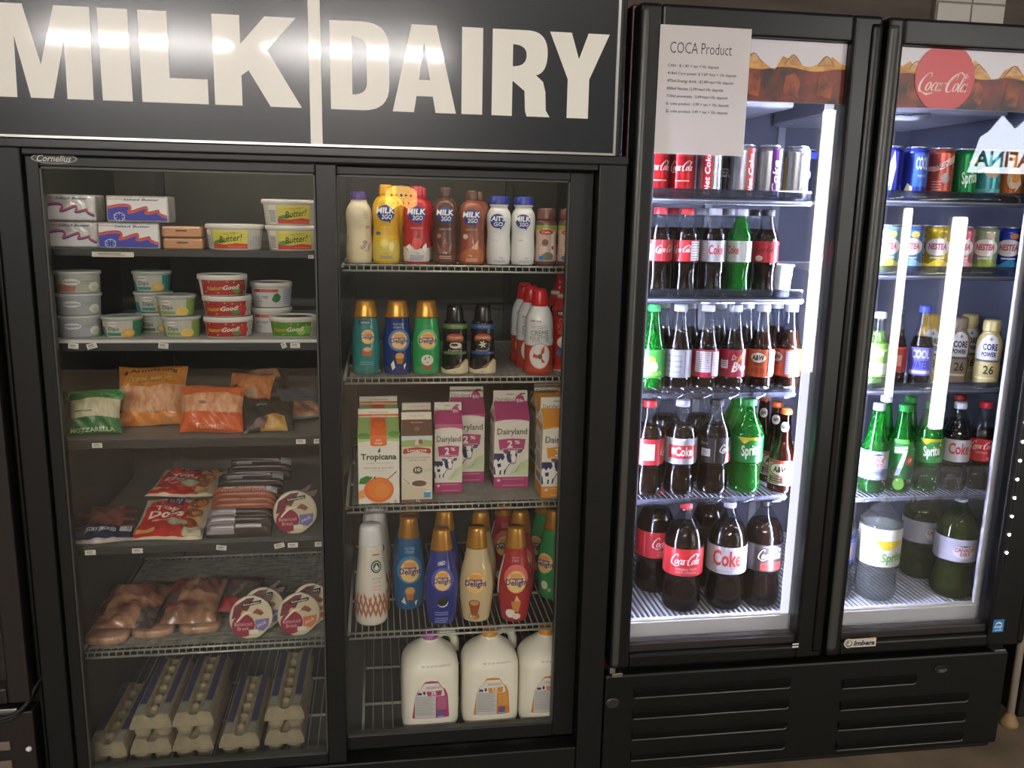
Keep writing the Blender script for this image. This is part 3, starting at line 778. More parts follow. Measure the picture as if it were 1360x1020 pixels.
def dairy_front(c, num, sup):
    def f(w, z1, sl, hf):
        h = z1; a = w/2
        L = [('r',-a,0,a,h*.155,c),*[('r',-a*.5,h*.12-i*.018*h/.2,a*.75,h*.127-i*.018*h/.2,'d9a9b8' if c[0]=='b' else 'f0cf98') for i in range(3)],('e',-a*.72,h*.11,a*.1,h*.02,'e6c6cc'),
             ('p',[(-a*.1,h*.2),(a,h*.17),(a,h*.42),(a*.5,h*.36),(a*.1,h*.27)],'cfd8b4'),*[('s',[(a*(.0+.1*i),h*(.2+.01*i),w*.008),(a*.5,h*(.26+.025*i),w*.012),(a,h*(.3+.03*i),w*.006)],'8fae72') for i in range(4)],
             *cow(-a*.18,h*.40,w*.42),
             ('p',[(-a*.78,h*.70),(0,h*.715),(a*.78,h*.70),(a*.70,h*.555),(0,h*.545),(-a*.70,h*.555)],c),
             ('t',num,-a*.12,h*.635,w*(.16 if len(num)==1 else .2),h*.105,'f2efe6',{'b':.03}),('t',sup,a*.30,h*.66,w*.16,h*.05,'f2efe6',{'b':.02}),('r',-a*.6,h*.565,a*.6,h*.572,'e8d6d6'),
             ('t','Dairyland',0,h*.80,w*.86,h*.115,'4a4640',{'b':.004}),
             ('p',[(-a,h*.955),(-a*.5,h*.978),(0,h*.985),(a*.5,h*.978),(a,h*.955),(a,z1+sl*.999),(-a,z1+sl*.999)],c),
             ('p',[(-a,z1+sl),(a,z1+sl),(a,z1+sl+hf*.95),(-a,z1+sl+hf*.95)],'e0dccd'),
             ('t','Dairyland',-a*.35,z1+sl+hf*.22,w*.55,hf*.42,'55504a'),('e',a*.55,z1+sl*.98,w*.15,hf*.75,c),('e',a*.55,z1+sl*.98,w*.15,hf*.75,c),('t',num+'%',a*.55,z1+sl*1.0,w*.2,hf*.6,'e8d0d4',{'b':.02}),
             ('r',a*.55,z1+sl+hf*.7,a*.85,z1+sl+hf*.82,'55504a'),('r',-a*.3,z1+sl+hf*.68,a*.2,z1+sl+hf*.75,'8a857c')]
        return L
    return f
def dairy_side(c):
    def f(d, z1):
        a = d/2; h = z1
        return [('r',-a,0,a,h*.155,c if c[0]!='b' else '4a2c44'),('r',-a*.6,h*.2,a*.6,h*.3,'6a6a78'),*[('r',-a*.7,h*(.36+.035*i),a*.6,h*(.375+.035*i),'55545a') for i in range(7)],*[('r',-a*.7,h*(.65+.04*i),a*.5,h*(.665+.04*i),'77756e') for i in range(5)],('r',-a,h*.93,a,h,c)]
    return f
def oj_front(w, z1, sl, hf):
    a = w/2; h = z1
    return [('p',[(-a,h*.93),(a,h*.93),(a,z1+sl*.99),(-a,z1+sl*.99)],'8fae62'),('e',-a*.7,h*.99,w*.16,h*.05,'5c9440'),('e',a*.75,h*1.02,w*.15,h*.05,'6a9c48'),('p',[(-a,h*.9),(-a*.2,h*.93),(a,h*.91),(a,h*.95),(-a,h*.95)],'b4c78a'),
            ('p',[(-w*.2,h*.86),(-w*.2,z1+sl*.98),(w*.18,z1+sl*.98),(w*.2,h*.86),(w*.12,h*.845),(-w*.12,h*.845)],'e0702a'),('t','NO',0,h*.93,w*.12,h*.03,'f4dcc4',{'b':.02}),('t','PULP',0,h*.885,w*.18,h*.032,'f4dcc4',{'b':.02}),
            ('t','Tropicana',.0,h*.68,w*.86,h*.115,'1f4a2c',{'b':.025}),('p',[(-w*.03,h*.765),(w*.03,h*.83),(w*.05,h*.765),(.0,h*.75)],'2f7a3a'),('t','PURE PREMIUM',0,h*.60,w*.56,h*.018,'9a978a'),('t','100% PURE & NATURAL',0,h*.53,w*.74,h*.022,'77745f'),('t','ORANGE JUICE',0,h*.49,w*.38,h*.018,'9a978a'),
            ('p',[(-a*.98,h*.3),(-a*.9,h*.38),(-a*.6,h*.42),(-a*.3,h*.4),(-a*.6,h*.3)],'2f7a35'),('p',[(-a*.98,h*.2),(-a*.7,h*.22),(-a*.7,h*.1),(-a*.98,h*.08)],'e09a48'),
            ('e',.0,h*.21,w*.36,h*.185,'dd6f1e'),('e',w*.02,h*.22,w*.30,h*.155,'e47d26'),('e',w*.08,h*.2,w*.18,h*.11,'e98c36'),('e',-w*.1,h*.39,w*.02,h*.02,'4a5a2a'),('s',[(w*.2,h*.36,w*.02),(w*.4,h*.46,w*.03),(w*.42,h*.48,w*.03)],'a8604a'),
            ('r',-a*.4,h*.012,a*.5,h*.022,'8a8778'),('e',a*.8,h*.04,w*.04,h*.02,'aaa798'),
            ('r',-a,z1+sl*.99,a,z1+sl+hf*.42,'e07a34'),('t','Tropicana',0,z1+sl+hf*.2,w*.3,hf*.3,'f4d8c0'),('r',-a,z1+sl+hf*.42,a,z1+sl+hf*.97,'e6e0d0'),('r',-a*.5,z1+sl+hf*.6,a*.5,z1+sl+hf*.68,'9a978a')]
def half_front(w, z1, sl, hf):
    a = w/2; h = z1
    return [('r',-a,0,a,h*.055,'6e5342'),('t','1L',.1*a,h*.03,w*.14,h*.03,'e8e0d0',{'b':.02}),('p',[(-a,h*.05),(a,h*.05),(a,h*.16),(a*.3,h*.24),(-a,h*.32)],'cfc3a8'),
            ('r',a*.45,h*.075,a*.9,h*.16,'3f93c4'),('p',[(a*.5,h*.16),(a*.7,h*.185),(a*.9,h*.165),(a*.9,h*.155),(a*.5,h*.155)],'d8e4ea'),
            ('e',.15*a,h*.29,w*.29,h*.058,'e4dcca'),('e',.15*a,h*.29,w*.25,h*.046,'6a4e3c'),('s',[(a*.55,h*.31,w*.03),(a*.6,h*.27,w*.03)],'c07a52'),('s',[(-a*.9,h*.37,w*.015),(-a*.5,h*.29,w*.03)],'8a8478'),
            ('e',.05*a,h*.49,w*.16,h*.056,'5e564a'),('t','10',.05*a,h*.495,w*.17,h*.05,'e8e0cc',{'b':.03}),('r',-a*.3,h*.455,a*.4,h*.46,'5e564a'),
            ('p',[(a*.3,h*.5),(a,h*.52),(a,h*.48),(a*.5,h*.46)],'c9c4a8'),('t','HALF & HALF CREAM',0,h*.68,w*.8,h*.022,'77705f'),('t','CREME A CAFE',0,h*.64,w*.6,h*.022,'77705f'),
            ('r',-a,h*.84,a,h*.94,'9cb46a'),('p',[(-a,h*.93),(a*.2,h*.95),(a,h*.925),(a,h),(-a,h)],'cbd6d4'),('p',[(-.12*a,h*.87),(-.12*a,h*.92),(.03*a,h*.95),(.18*a,h*.92),(.18*a,h*.87)],'d8cfc0'),('p',[(.1*a,h*.88),(.1*a,h*.94),(.3*a,h*.95),(.38*a,h*.88)],'b0584a'),
            ('p',[(-a*.92,h*.75),(-a*.85,h*.81),(0,h*.835),(a*.85,h*.81),(a*.92,h*.75),(a*.8,h*.735),(0,h*.775),(-a*.8,h*.735)],'b43a2c'),('t','Lucerne',0,h*.79,w*.62,h*.04,'f0e6d8',{'b':.02}),
            ('r',-a,h*1.0,a,z1+sl*.99,'6e5342'),('e',0,z1+sl*.35,w*.09,sl*.14,'8a705e'),('r',-a*.4,z1+sl*.7,a*.4,z1+sl*.78,'b08a78'),('r',-a*.7,z1+sl*.88,a*.7,z1+sl*.94,'a04a3a'),('r',-a,z1+sl,a,z1+sl+hf*.97,'e2dbc8'),('t','14 JA 2125',0,z1+sl+hf*.55,w*.5,hf*.3,'9a958a',{'s':.2})]

# ---------- white vanilla creamer with a green round emblem
def white_creamer():
    t = thing('creamer_bottle'); h, R = .27, .0425
    pr = Prof([(0,.80),(.01,.88),(.05,.97),(.16,1),(.3,.98),(.42,.93),(.55,.85),(.7,.76),(.8,.72)], h, R)
    m = MB(); m.lathe(pr.cut(), mat('d9d3c2', 0.3, coat=.2), 26, 1, .85); m.build('bottle', t)
    m = MB(); m.lathe([(.735*R,.795*h),(.74*R,.80*h),(.7*R,.9*h),(.66*R,.955*h),(.6*R,.985*h),(.45*R,h)], mat('dcdcda', .3), 26, 1, .88); m.build('cap', t)
    X = []
    rnd = random.Random(5)
    for i in range(11):
        u = -1.5+i*.29
        X += [('s',[(u,.12+rnd.uniform(-.02,.01),.05),(u+.35,.32+rnd.uniform(-.03,.02),.05)],'a9694a'),('s',[(u+.3,.13+rnd.uniform(-.03,.01),.05),(u-.1,.31+rnd.uniform(-.03,.03),.05)],'a9694a')]
    wrap('label', t, pr, X+[('r',.1,.715,.6,.727,'a05a48'),('e',.35,.605,.36,.062,'1f4a3a'),('e',.35,.605,.27,.047,'dfe0d2'),('e',.35,.605,.22,.039,'1f4a3a'),('p',[(.2,.59),(.35,.63),(.5,.59),(.42,.575),(.28,.575)],'dfe0d2'),('t','VANILLA',.35,.49,.62,.02,'8f8776'),('t','LATTE',.35,.455,.4,.02,'8f8776'),*lines(.3,.41,.6,2,.03,.008,'c9a090')], 1, .85)
    return t

# ---------- gallon jugs
def milk_jug(c, capc, num):
    def mk():
        t = thing('milk_jug'); h, R = .264, .0765; n = 3.6
        MILKY = mat('f2eedb', .35)
        pts = [(0,.74),(.008,.80),(.04,.92),(.10,.99),(.2,1),(.62,1),(.72,.965),(.80,.83),(.87,.58),(.92,.36),(.935,.30),(.95,.29)]
        pr = Prof(pts, h, R, 3)
        m = MB(); vs = []; fs = []; seg = 40; P = [(r, z) for z, r in pr.p]
        for r, z in P:
            k = min(1, max(0, (z/h-.68)/.22)); nn = n+(2.0-n)*k
            for i in range(seg):
                x, y = se(2*pi*i/seg, nn); vs.append((x*r, y*r*.97, z))
        for j in range(len(P)-1):
            for i in range(seg): fs.append((j*seg+i, j*seg+(i+1) % seg, (j+1)*seg+(i+1) % seg, (j+1)*seg+i))
        fs.append(tuple(range(seg-1, -1, -1))); fs.append(tuple(range((len(P)-1)*seg, len(P)*seg)))
        m.add(vs, fs, MILKY, True); m.build('jug', t)
        m = MB(); m.tube([(.016,.026,.240),(.042,.042,.244),(.063,.052,.232),(.072,.056,.208),(.073,.056,.18)], [.011,.013,.013,.013,.012], mat('dedac6', .35), 10); m.build('handle', t)
        m = MB(); m.lathe([(.0195,.248),(.0215,.249),(.0215,.256),(.018,.258),(.0175,.2695),(.015,.271)], mat(capc, .4), 24)
        for i in range(20):
            a = 2*pi*i/20; m.tube([(.0182*cos(a),.0182*sin(a),.258),(.0178*cos(a),.0178*sin(a),.269)], .0007, mat(capc, .4), 4)
        m.build('cap', t)
        def fn(u, v, n_):
            r = pr.r(v); k = (max(0, 1-(abs(u)/r)**n))**(1/n)
            return (u, -(r*.97*k)-n_, v)
        z0, z1 = .055, .143
        L = [('p',[(-.050,z0),(.048,z0),(.044,.118),(.037,.137),(.020,.150),(-.018,.150),(-.034,.137),(-.042,.118)],c),
             ('p',[(-.030,.140),(-.016,.156),(.018,.156),(.030,.141),(.018,.161),(0,.163),(-.016,.161)],c),
             ('p',[(-.040,.118),(-.033,.137),(-.018,.1515),(.018,.1515),(.032,.138),(.036,.120),(.03,.118)],'e6e2d6'),
             ('r',-.043,z0+.001,.012,.121,'cfcdc8'),*[('r',-.041,.117-i*.0045,.006+.004*((i*7) % 3-1),.1185-i*.0045,'9a9a9a') for i in range(12)],
             ('p',[(-.012,.135),(.028,.137),(.026,.122),(-.010,.122)],c),('t',num,.006,.130,.014,.011,'f2efe6',{'b':.03}),
             *[('p',[(x+a*.9, z+b*.9) for a, b in P_],'2b2c6c') for x, z, P_ in ((-.030,.128,[(-.007,.004),(.0,.006),(.006,.003),(.004,-.004),(-.002,-.001),(-.006,-.005)]),(-.019,.13,[(-.003,.006),(.003,.007),(.004,-.001),(0,-.005),(-.003,0)]))],
             ('t','Dairyland',.004,.146,.034,.0075,'5a5852'),('r',.016,z0+.004,.034,z0+.024,'6a5a96'),('r',.016,z0+.006,.034,z0+.008,'cfc6d8'),
             *[('r',.015,.116-i*.0035,.040,.117-i*.0035,'d8a0b4' if c[0]=='b' else 'f0c888') for i in range(10)]]
        m = MB(); m.art(L, fn, [i*.007 for i in range(-8, 9)], [i*.01 for i in range(4, 18)], eps=.00025, n0=.0003)
        m.art([('t','BB 20 JA 04 00:00 01',.012,.200,.075,.006,'8a8878')], fn, [i*.007 for i in range(-8, 9)], (), n0=.0004)
        m.build('label', t)
        return t
    return mk

# ---------- butter blocks, cheese blocks
FOIL = noisy('b5b4b0', 'd0cfcb', 60, 0.28, 0.35, 'crinkled_foil', metal=.55)
def butter(w, d, h, blue):
    def mk():
        t = thing('butter_block')
        m = MB(); m.box(-w/2, w/2, -d/2, d/2, 0, h, FOIL, .004); m.build('foil_wrap', t)
        a = w/2-.004
        wave = spline([(-a,h*.52),(-a*.55,h*.62),(-a*.22,h*.58),(-a*.32,h*.36),(-a*.05,h*.42),(a*.28,h*.55),(a*.32,h*.44),(a*.27,h*.33),(a*.5,h*.36),(a*.72,h*.42),(a*.74,h*.3),(a,h*.2)], 4)
        L = [('p',[(-a,.004),(a,.004)]+wave[::-1],'2f38a4' if blue else 'c4c3c0'),
             ('s',[(x, z, .0045) for x, z in wave[::3]]+[(a,h*.2,.0045)],'3c3a8c' if not blue else 'd0554a'),('s',[(x, z+.003, .003) for x, z in wave[::3]]+[(a,h*.2+.003,.003)],'b8484a'),
             ('t','Salted Butter',a*.15,h*.86,w*.58,h*.09,'3a3a7a',{'b':.02,'s':.2}),('t','Dairyland',-a*.75,h*.87,w*.25,h*.08,'b05048',{'b':.01})]
        if blue:
            L += [('s',[(-a*.62+.011*cos(k*pi/3), h*.2+.009*sin(k*pi/3), .0016) for k in range(6)],'c8cfe8',True)]+[('s',[(-a*.62+.005*cos(k), h*.2+.004*sin(k), .001), (-a*.62+.014*cos(k), h*.2+.011*sin(k), .001)],'c8cfe8') for k in [i*pi/3+.5 for i in range(6)]]
            L = [('r',-a,.004,a,h-.004,'e2e1df')]+L
        m = MB(); m.art(L, flat(-d/2), eps=.00025); m.build('print', t)
        return t
    return mk
def cheese_block(w, d, h):
    def mk():
        t = thing('cheese_block')
        m = MB(); m.box(-w/2, w/2, -d/2, d/2, 0, h, noisy('b9783c', 'd0914f', 14, .4, .1, 'orange_cheese'), .005, 3); m.build('cheese', t)
        m = MB(); m.box(-w/2-.001, w/2+.001, -d/2-.001, d/2+.001, 0.0003, h+.001, FILM, .005, 3)
        m.art([('r',-.012,h*.55,.012,h*.68,'4a3020'),('r',-w*.5+.006,h*.2,w*.5-.006,h*.24,'d8a068')], flat(-d/2-.001)); m.build('wrapper', t)
        return t
    return mk

# ---------- tubs
def tub(name, R, h, taper, lid, body, art_, foot=.0, lidh=.011, sy=1.0, hollow=False, lidc='dedbd0', n=2.0):
    def mk():
        t = thing(name)
        pts = [(0,taper*.97),(.03,taper),(.5,(taper+.94)/2),((h-lidh)/h,.94)]
        pr = Prof(pts, h, R, 1)
        m = MB(); m.lathe(pr.cut(), mat(body, .4), 30, 1, sy, n, cap1=False); m.build('tub', t)
        L_ = mat(lidc, .35); m = MB()
        z0 = h-lidh
        if hollow: m.lathe([(R*.95,z0),(R,z0+.001),(R,h-.002),(R*.985,h),(R*.93,h),(R*.91,h-.003),(R*.1,h-.0035)], L_, 30, 1, sy, n)
        else: m.lathe([(R*.95,z0),(R,z0+.001),(R,h-.002),(R*.97,h),(R*.9,h),(R*.88,h-.0015),(R*.1,h-.0015)], L_, 30, 1, sy, n)
        if lid: m.art([('e',0,0,R*.86,R*.86*sy,lid)], lambda u, v, n_: (u, v, h-(.0033 if hollow else .0013)+n_))
        m.build('lid', t)
        f = pr.fn(1, sy)
        if n != 2.0:
            def f(u, v, n_):
                z = v*h; r = pr.r(z)+n_; x, y = se(u-pi/2, n)
                return (x*r, y*r*sy, z)
        m = MB(); m.art(art_, f, UC, (), n0=.0002, us=R, vs=h, eps=.0002); m.build('label', t)
        return t
    return mk
MARG = [('r',-.95,.06,.45,.78,'d8cf52'),('p',[(-.95,.5),(.45,.45),(.45,.78),(-.95,.78)],'e0d86a'),('p',[(-.95,.06),(.45,.06),(.45,.24),(0,.28),(-.4,.22),(-.95,.26)],'c8402c'),('p',[(-.85,.24),(-.5,.27),(-.35,.36),(-.7,.4),(-.95,.32)],'4f9440'),('r',-.3,.1,.35,.16,'d86a50'),('t','Butter!',-.2,.46,.9,.26,'3a3c28',{'s':.3,'b':.01,'rot':.12}),('t',"I can't believe",-.2,.67,.6,.06,'5a5c38',{'rot':.1}),('t',"it's not",-.15,.6,.35,.05,'5a5c38',{'rot':.1}),('r',.47,.06,1.3,.78,'c5c0b2'),*[('r',.55+.12*i,.15,.6+.12*i,.55,'a39ab0') for i in range(5)],('r',-1.3,.06,-.97,.78,'e2dfd4'),*[('r',-1.28,.12+.06*i,-1.0,.15+.06*i,'807d76') for i in range(8)]]
PHIL_OVAL = lambda u, v, s=1.0: [('e',u,v,.42*s,.15*s,'5a5c60'),('e',u,v,.40*s,.14*s,'dcdcd8'),('t','PHILADELPHIA',u,v,.7*s,.085*s,'2d3038',{'b':.02})]
def phil(col): return [band(.05,.80,col[0]),*([('p',[(-1.2,.1),(-.2,.1),(-.1,.3),(-.4,.42),(-1.1,.4)],col[1])] if col[1] else []),*PHIL_OVAL(-.35,.52,1.1),('r',.2,.52,.65,.58,'8e8e84'),('r',.2,.43,.5,.47,'8e8e84'),('e',.75,.3,.3,.2,'d6d2bd'),('e',.8,.24,.2,.12,'c2bda4')]
def dips(col, yc): return [band(.04,.80,'b5b4a4'),('r',.55,.04,3.1,.80,col),('p',[(-3.1,.04),(-1,.04),(-1.1,.5),(-3.1,.5)],col),*PHIL_OVAL(-.55,.66,.85),('t','Dips',-.5,.40,.6,.22,'3a3c40',{'s':.1,'b':.01}),('r',-.9,.10,-.1,.24,col),('e',.32,.22,.36,.2,yc),('e',.32,.24,.26,.13,'d8b25a')]
def goodfood(c1, c2, c3, shift=0.0):
    s = shift
    return [('r',-1.25+s,.04,1.0+s,.74,c1),('r',-1.4+s,.04,-1.25+s,.74,'e4e0d6'),*[('e',u_+s,v_,.05,.035,'d6a03c') for u_,v_ in ((-1.1,.62),(-.8,.68),(-.4,.15),(.3,.64),(.7,.6),(-1.0,.2),(.55,.2),(.85,.3),(0,.68))],('e',.75+s,.36,.3,.2,c2),('e',.45+s,.25,.2,.14,c3),('t','Nature',-.5+s,.38,.75,.2,'d8a83a',{'b':.02,'rot':.06}),('t','Good!',.2+s,.42,.75,.22,'eee8d8',{'b':.02,'s':.25,'rot':.06}),('r',1.02+s,.04,1.9+s,.74,'b9b6aa'),*[('r',1.1+s,.14+.1*i,1.8+s,.18+.1*i,'8c8a80') for i in range(5)]]
SOUR = [('r',-1.0,.62,.35,.74,'b8453c'),('t','Dairyland',-.3,.68,.6,.06,'e8cfc6'),('t','sour cream',-.55,.42,.75,.12,'5a6a98',{'s':.15}),('t','14%',-.7,.26,.35,.08,'5a6a98'),('p',[(.0,.3),(.1,.5),(.3,.6),(.5,.45),(.4,.25),(.2,.2)],'2f7a4a'),('r',.6,.1,1.6,.75,'c8c8c8'),*[('r',.65,.15+.09*i,1.5,.19+.09*i,'8a92b0') for i in range(7)]]

# ---------- soft bags: a pillow standing up, then leaned back
def pillow_fn(w, h, t, seed, p=2.6, crease=.0025):
    rnd = random.Random(seed); ph = [rnd.uniform(0, 6.28) for _ in range(8)]; am = [rnd.uniform(.5, 1) for _ in range(8)]
    def th(u, v):
        a = min(1, abs(2*u/w)); b = min(1, abs(2*v/h-1))
        e = max(0, (1-a**p))**.55*max(0, (1-b**p))**.55
        k = am[0]*sin(38*u+30*v+ph[0])+am[1]*sin(-55*u+46*v+ph[1])+am[2]*sin(95*v+20*u+ph[2])+.7*am[3]*sin(120*u-80*v+ph[3])+.6*sin(170*u+150*v+ph[4])
        return t/2*e+crease*k*min(1, e*2)
    def f(u, v, n):
        uu = u*(1-.06*sin(pi*v/h))
        return (uu, -(th(u, v)+n), v+.002*sin(40*u+ph[5]))
    def g(u, v, n):
        uu = u*(1-.06*sin(pi*v/h))
        return (uu, (th(-u, v)*.55+n), v+.002*sin(40*u+ph[5]))
    return f, g
def grid_mesh(m, f, w, h, nu, nv, mt, flip=False, n=0.0):
    vs = [f(-w/2+w*i/nu, h*j/nv, n) for j in range(nv+1) for i in range(nu+1)]
    fs = []
    for j in range(nv):
        for i in range(nu):
            a = j*(nu+1)+i; q_ = (a, a+1, a+nu+2, a+nu+1)
            fs.append(q_[::-1] if flip else q_)
    m.add(vs, fs, mt, True)
def bag(name, w, h, t, seed, base, art_, film=True, part='bag', inner=None, rough=.3, crease=.0025):
    def mk():
        r = thing(name)
        f, g = pillow_fn(w, h, t, seed, crease=crease)
        nu = 22; nv = 20
        bm_ = base if not isinstance(base, str) else mat(base, rough, coat=.3)
        m = MB(); grid_mesh(m, f, w, h, nu, nv, bm_); grid_mesh(m, g, w, h, nu, nv, bm_, True); m.build(part, r)
        if art_:
            m = MB(); m.art(art_, f, [-w/2+w*i/nu for i in range(1, nu)], [h*j/nv for j in range(1, nv)], eps=.0003, n0=.0003, rough=rough); m.build('print', r)
        if inner:
            inner(r, f, w, h)
        return r
    return mk
SHRED_W = noisy('b8b08a', 'd2cba8', 90, .5, .5, 'white_shredded_cheese', (1, 1, .35))
SHRED_O = noisy('c07a52', 'd9a878', 80, .5, .5, 'tex_mex_shredded_cheese', (1, 1, .5))
SHRED_D = noisy('b5622a', 'd08a4a', 80, .5, .5, 'orange_shredded_cheese', (1, 1, .5))
HAM = noisy('5f3d30', 'bb8c6a', 16, .2, .2, 'smoked_meat', (1, 1, 1.6))
MEATD = noisy('4a2a24', '7d5040', 14, .35, .2, 'dark_meat', (1, 1, 2))
TAN = noisy('8f5f3e', 'cf9c70', 24, .35, .2, 'tan_meat_edge', (1, 1, .5))

def ridge_fn(w, h, t, rows, k=.0):
    def f(u, v, n):
        a = min(1, abs(2*u/w)); x = (v/h*rows) % 1.0
        e = (max(0, 1-a**6))**.4
        return (u, -(t*.35+t*.5*sqrt(max(0, 1-(2*x-1)**2))*e*.9+n), v)
    return f
def sausage_pack(w, h, t, rows, col, art_, name='wiener_pack'):
    def mk():
        r = thing(name); f = ridge_fn(w, h, t, rows)
        m = MB(); grid_mesh(m, f, w, h, 14, rows*8, col)
        vs = [(-w/2,-t*.35,0),(w/2,-t*.35,0),(w/2,0,0),(-w/2,0,0),(-w/2,-t*.35,h),(w/2,-t*.35,h),(w/2,0,h),(-w/2,0,h)]
        m.add(vs, [(0,3,2,1),(4,5,6,7),(1,2,6,5),(2,3,7,6),(3,0,4,7)], col); m.build('wieners', r)
        m = MB()
        m.art(art_, f, [-w/2+w*i/14 for i in range(1, 14)], [h*j/(rows*8) for j in range(1, rows*8)], n0=.0006, eps=.0003, rough=.25); m.build('print', r)
        return r
    return mk

# ---------- round snack packs
def snack_pack(c_low, seed=1):
    def mk():
        r = thing('snack_tray'); R = .056; d = .022
        pts = [(R*.86*cos(a), R+R*sin(a)) for a in [2*pi*i/40 for i in range(40)]]
        pts = [(x*1.1 if z > R*.6 else x*(.75+.35*z/(R*.6)), max(z, .004)) for x, z in pts]
        m = MB(); n = len(pts); vs = []; fs = []
        for k, (sc, y) in enumerate(((.80, d), (.92, d*.9), (.94, .004), (1.0, .002), (1.0, 0.0), (.97, -.002), (.9, -.003))):
            for x, z in pts: vs.append((x*sc, y, R+(z-R)*sc))
        for j in range(6):
            for i in range(n): fs.append((j*n+i, (j+1)*n+i, (j+1)*n+(i+1) % n, j*n+(i+1) % n))
        fs.append(tuple(range(n))); fs.append(tuple(range(7*n-1, 6*n-1, -1)))
        m.add(vs, fs, mat('c9bfa8', .3, coat=.3), True); m.build('tray', r)
        a = R*.88
        L = [('e',0,R,a,a*1.0,'c9bd9c'),('p',[(-a*.95,R*1.0),(-a*.8,R*1.55),(-a*.2,R*1.88),(a*.2,R*1.9),(-a*.15,R*1.35),(-a*.4,R*1.1)],'6a2630'),
             ('p',[(-a*.6,R*1.05),(-a*.4,R*1.35),(-.1*a,R*1.3),(-a*.05,R*1.1),(-a*.3,R*.95)],'d0b070'),('p',[(a*.05,R*1.2),(a*.3,R*1.4),(a*.55,R*1.3),(a*.35,R*1.15)],'8a4a38'),('p',[(a*.3,R*1.15),(a*.5,R*1.3),(a*.65,R*1.2),(a*.5,R*1.08)],'7a3e30'),
             ('e',-a*.38,R*.68,a*.56,R*.5,'8c2438'),('t','Balanced',-a*.38,R*.75,a*.85,R*.16,'d8a8a8'),('t','Break',-a*.38,R*.55,a*.55,R*.15,'d8a8a8'),
             ('p',[(a*.2,R*.9),(a*.9,R*.95),(a*.85,R*.6),(a*.6,R*.4),(a*.2,R*.45)],c_low),('t','pack',a*.52,R*.7,a*.5,R*.2,'e6e0ea',{'rot':.35,'s':.2}),
             ('p',[(-a*.45,R*1.5),(a*.5,R*1.62),(a*.52,R*1.78),(-a*.4,R*1.66)],'1f1d1b'),('t','Schneiders',a*.03,R*1.64,a*.8,R*.1,'e0dccf',{'rot':.12,'b':.01}),
             ('s',[(-a*.7,R*.85,.003),(-a*.3,R*1.2,.006),(a*.1,R*1.25,.002)],'e6dcd4'),('r',-a*.1,R*.3,a*.35,R*.48,'dad6c6')]
        m = MB(); m.art(L, flat(-.003), eps=.0003, rough=.25); m.build('label', r)
        m = MB()
        for p_ in ([(-.01,2*R-.006),(.012,2*R-.002),(.045,2*R+.016),(.034,2*R+.001),(.03,2*R-.008)], [(.018,2*R-.008),(.055,2*R-.002),(.05,2*R-.016),(.03,2*R-.018)]):
            m.prism(p_[::-1] , -.002, .0, mat('4a2c26', .4))
        m.build('carry_flap', r)
        return r
    return mk

# ---------- egg cartons
PULP = noisy('857b62', '968b6e', 50, .85, .3, 'grey_pulp')
def egg_carton():
    t = thing('egg_carton'); L, w = .30, .102
    m = MB()
    m.box(-w/2, w/2, -L/2, L/2, .029, .034, PULP, .0015)
    for i in range(2):
        for j in range(6):
            m.lathe([(.017, 0), (.0185, .003), (.0245, .03)], PULP, 12, 1, 1, 2.6, off=((i-.5)*.050, (j-2.5)*.0485, 0))
    m.build('tray', t)
    m = MB()
    def sec(s, y):
        P_ = [(-.052,.034),(-.0525,.04),(-.045,.060),(-.040,.0655),(-.020,.0665),(-.014,.064),(-.008,.054),(.008,.054),(.014,.064),(.020,.0665),(.040,.0655),(.045,.060),(.0525,.04),(.052,.034)]
        return [(x*s*.97, y, .034+(z-.034)*s) for x, z in P_]
    rows = [(.99,-L/2+.000),(.99,-L/2+.006)]
    vs = []; fs = []
    ys = [-L/2+i*L/30 for i in range(31)]
    for i, y in enumerate(ys):
        P_ = sec(1.0, y)
        ed = min(i, 30-i)
        k = 1.0-.12*max(0, 2-ed)/2
        bump = .006*max(0, cos(2*pi*(i/30*6)))
        for x, yy, z in P_:
            if abs(x) < .009: z += bump
            z = .034+(z-.034)*(1 if ed > 0 else .96)
            vs.append((x*(1-.02*max(0, 1-ed)), yy+( .006*(z-.034)/.03 if i == 0 else (-.006*(z-.034)/.03 if i == 30 else 0)), z))
    n = 14
    for i in range(30):
        for k in range(n-1): fs.append((i*n+k, i*n+k+1, (i+1)*n+k+1, (i+1)*n+k))
    fs.append(tuple(range(n-1, -1, -1))); fs.append(tuple(range(30*n, 31*n)))
    m.add([(a, b, c) for a, b, c in vs], [f[::-1] for f in fs], PULP)
    for i in range(5): m.lathe([(.0105, .054), (.009, .060), (.005, .0645), (.001, .065)], PULP, 10, 1, 1, 2, off=(0, (i-2)*.05+.0, 0), cap0=False)
    m.build('lid', t)
    m = MB()
    for x in (-.03, .03):
        m.art([('r', x-.0085, -L/2+.058, x+.0085, L/2-.008, '3c4262'), ('r', x-.0085, -L/2+.014, x+.0085, -L/2+.050, '8f968c')], lambda u, v, n_: (u, v, .0663+n_), eps=.0003)
    m.build('label', t)
    return t

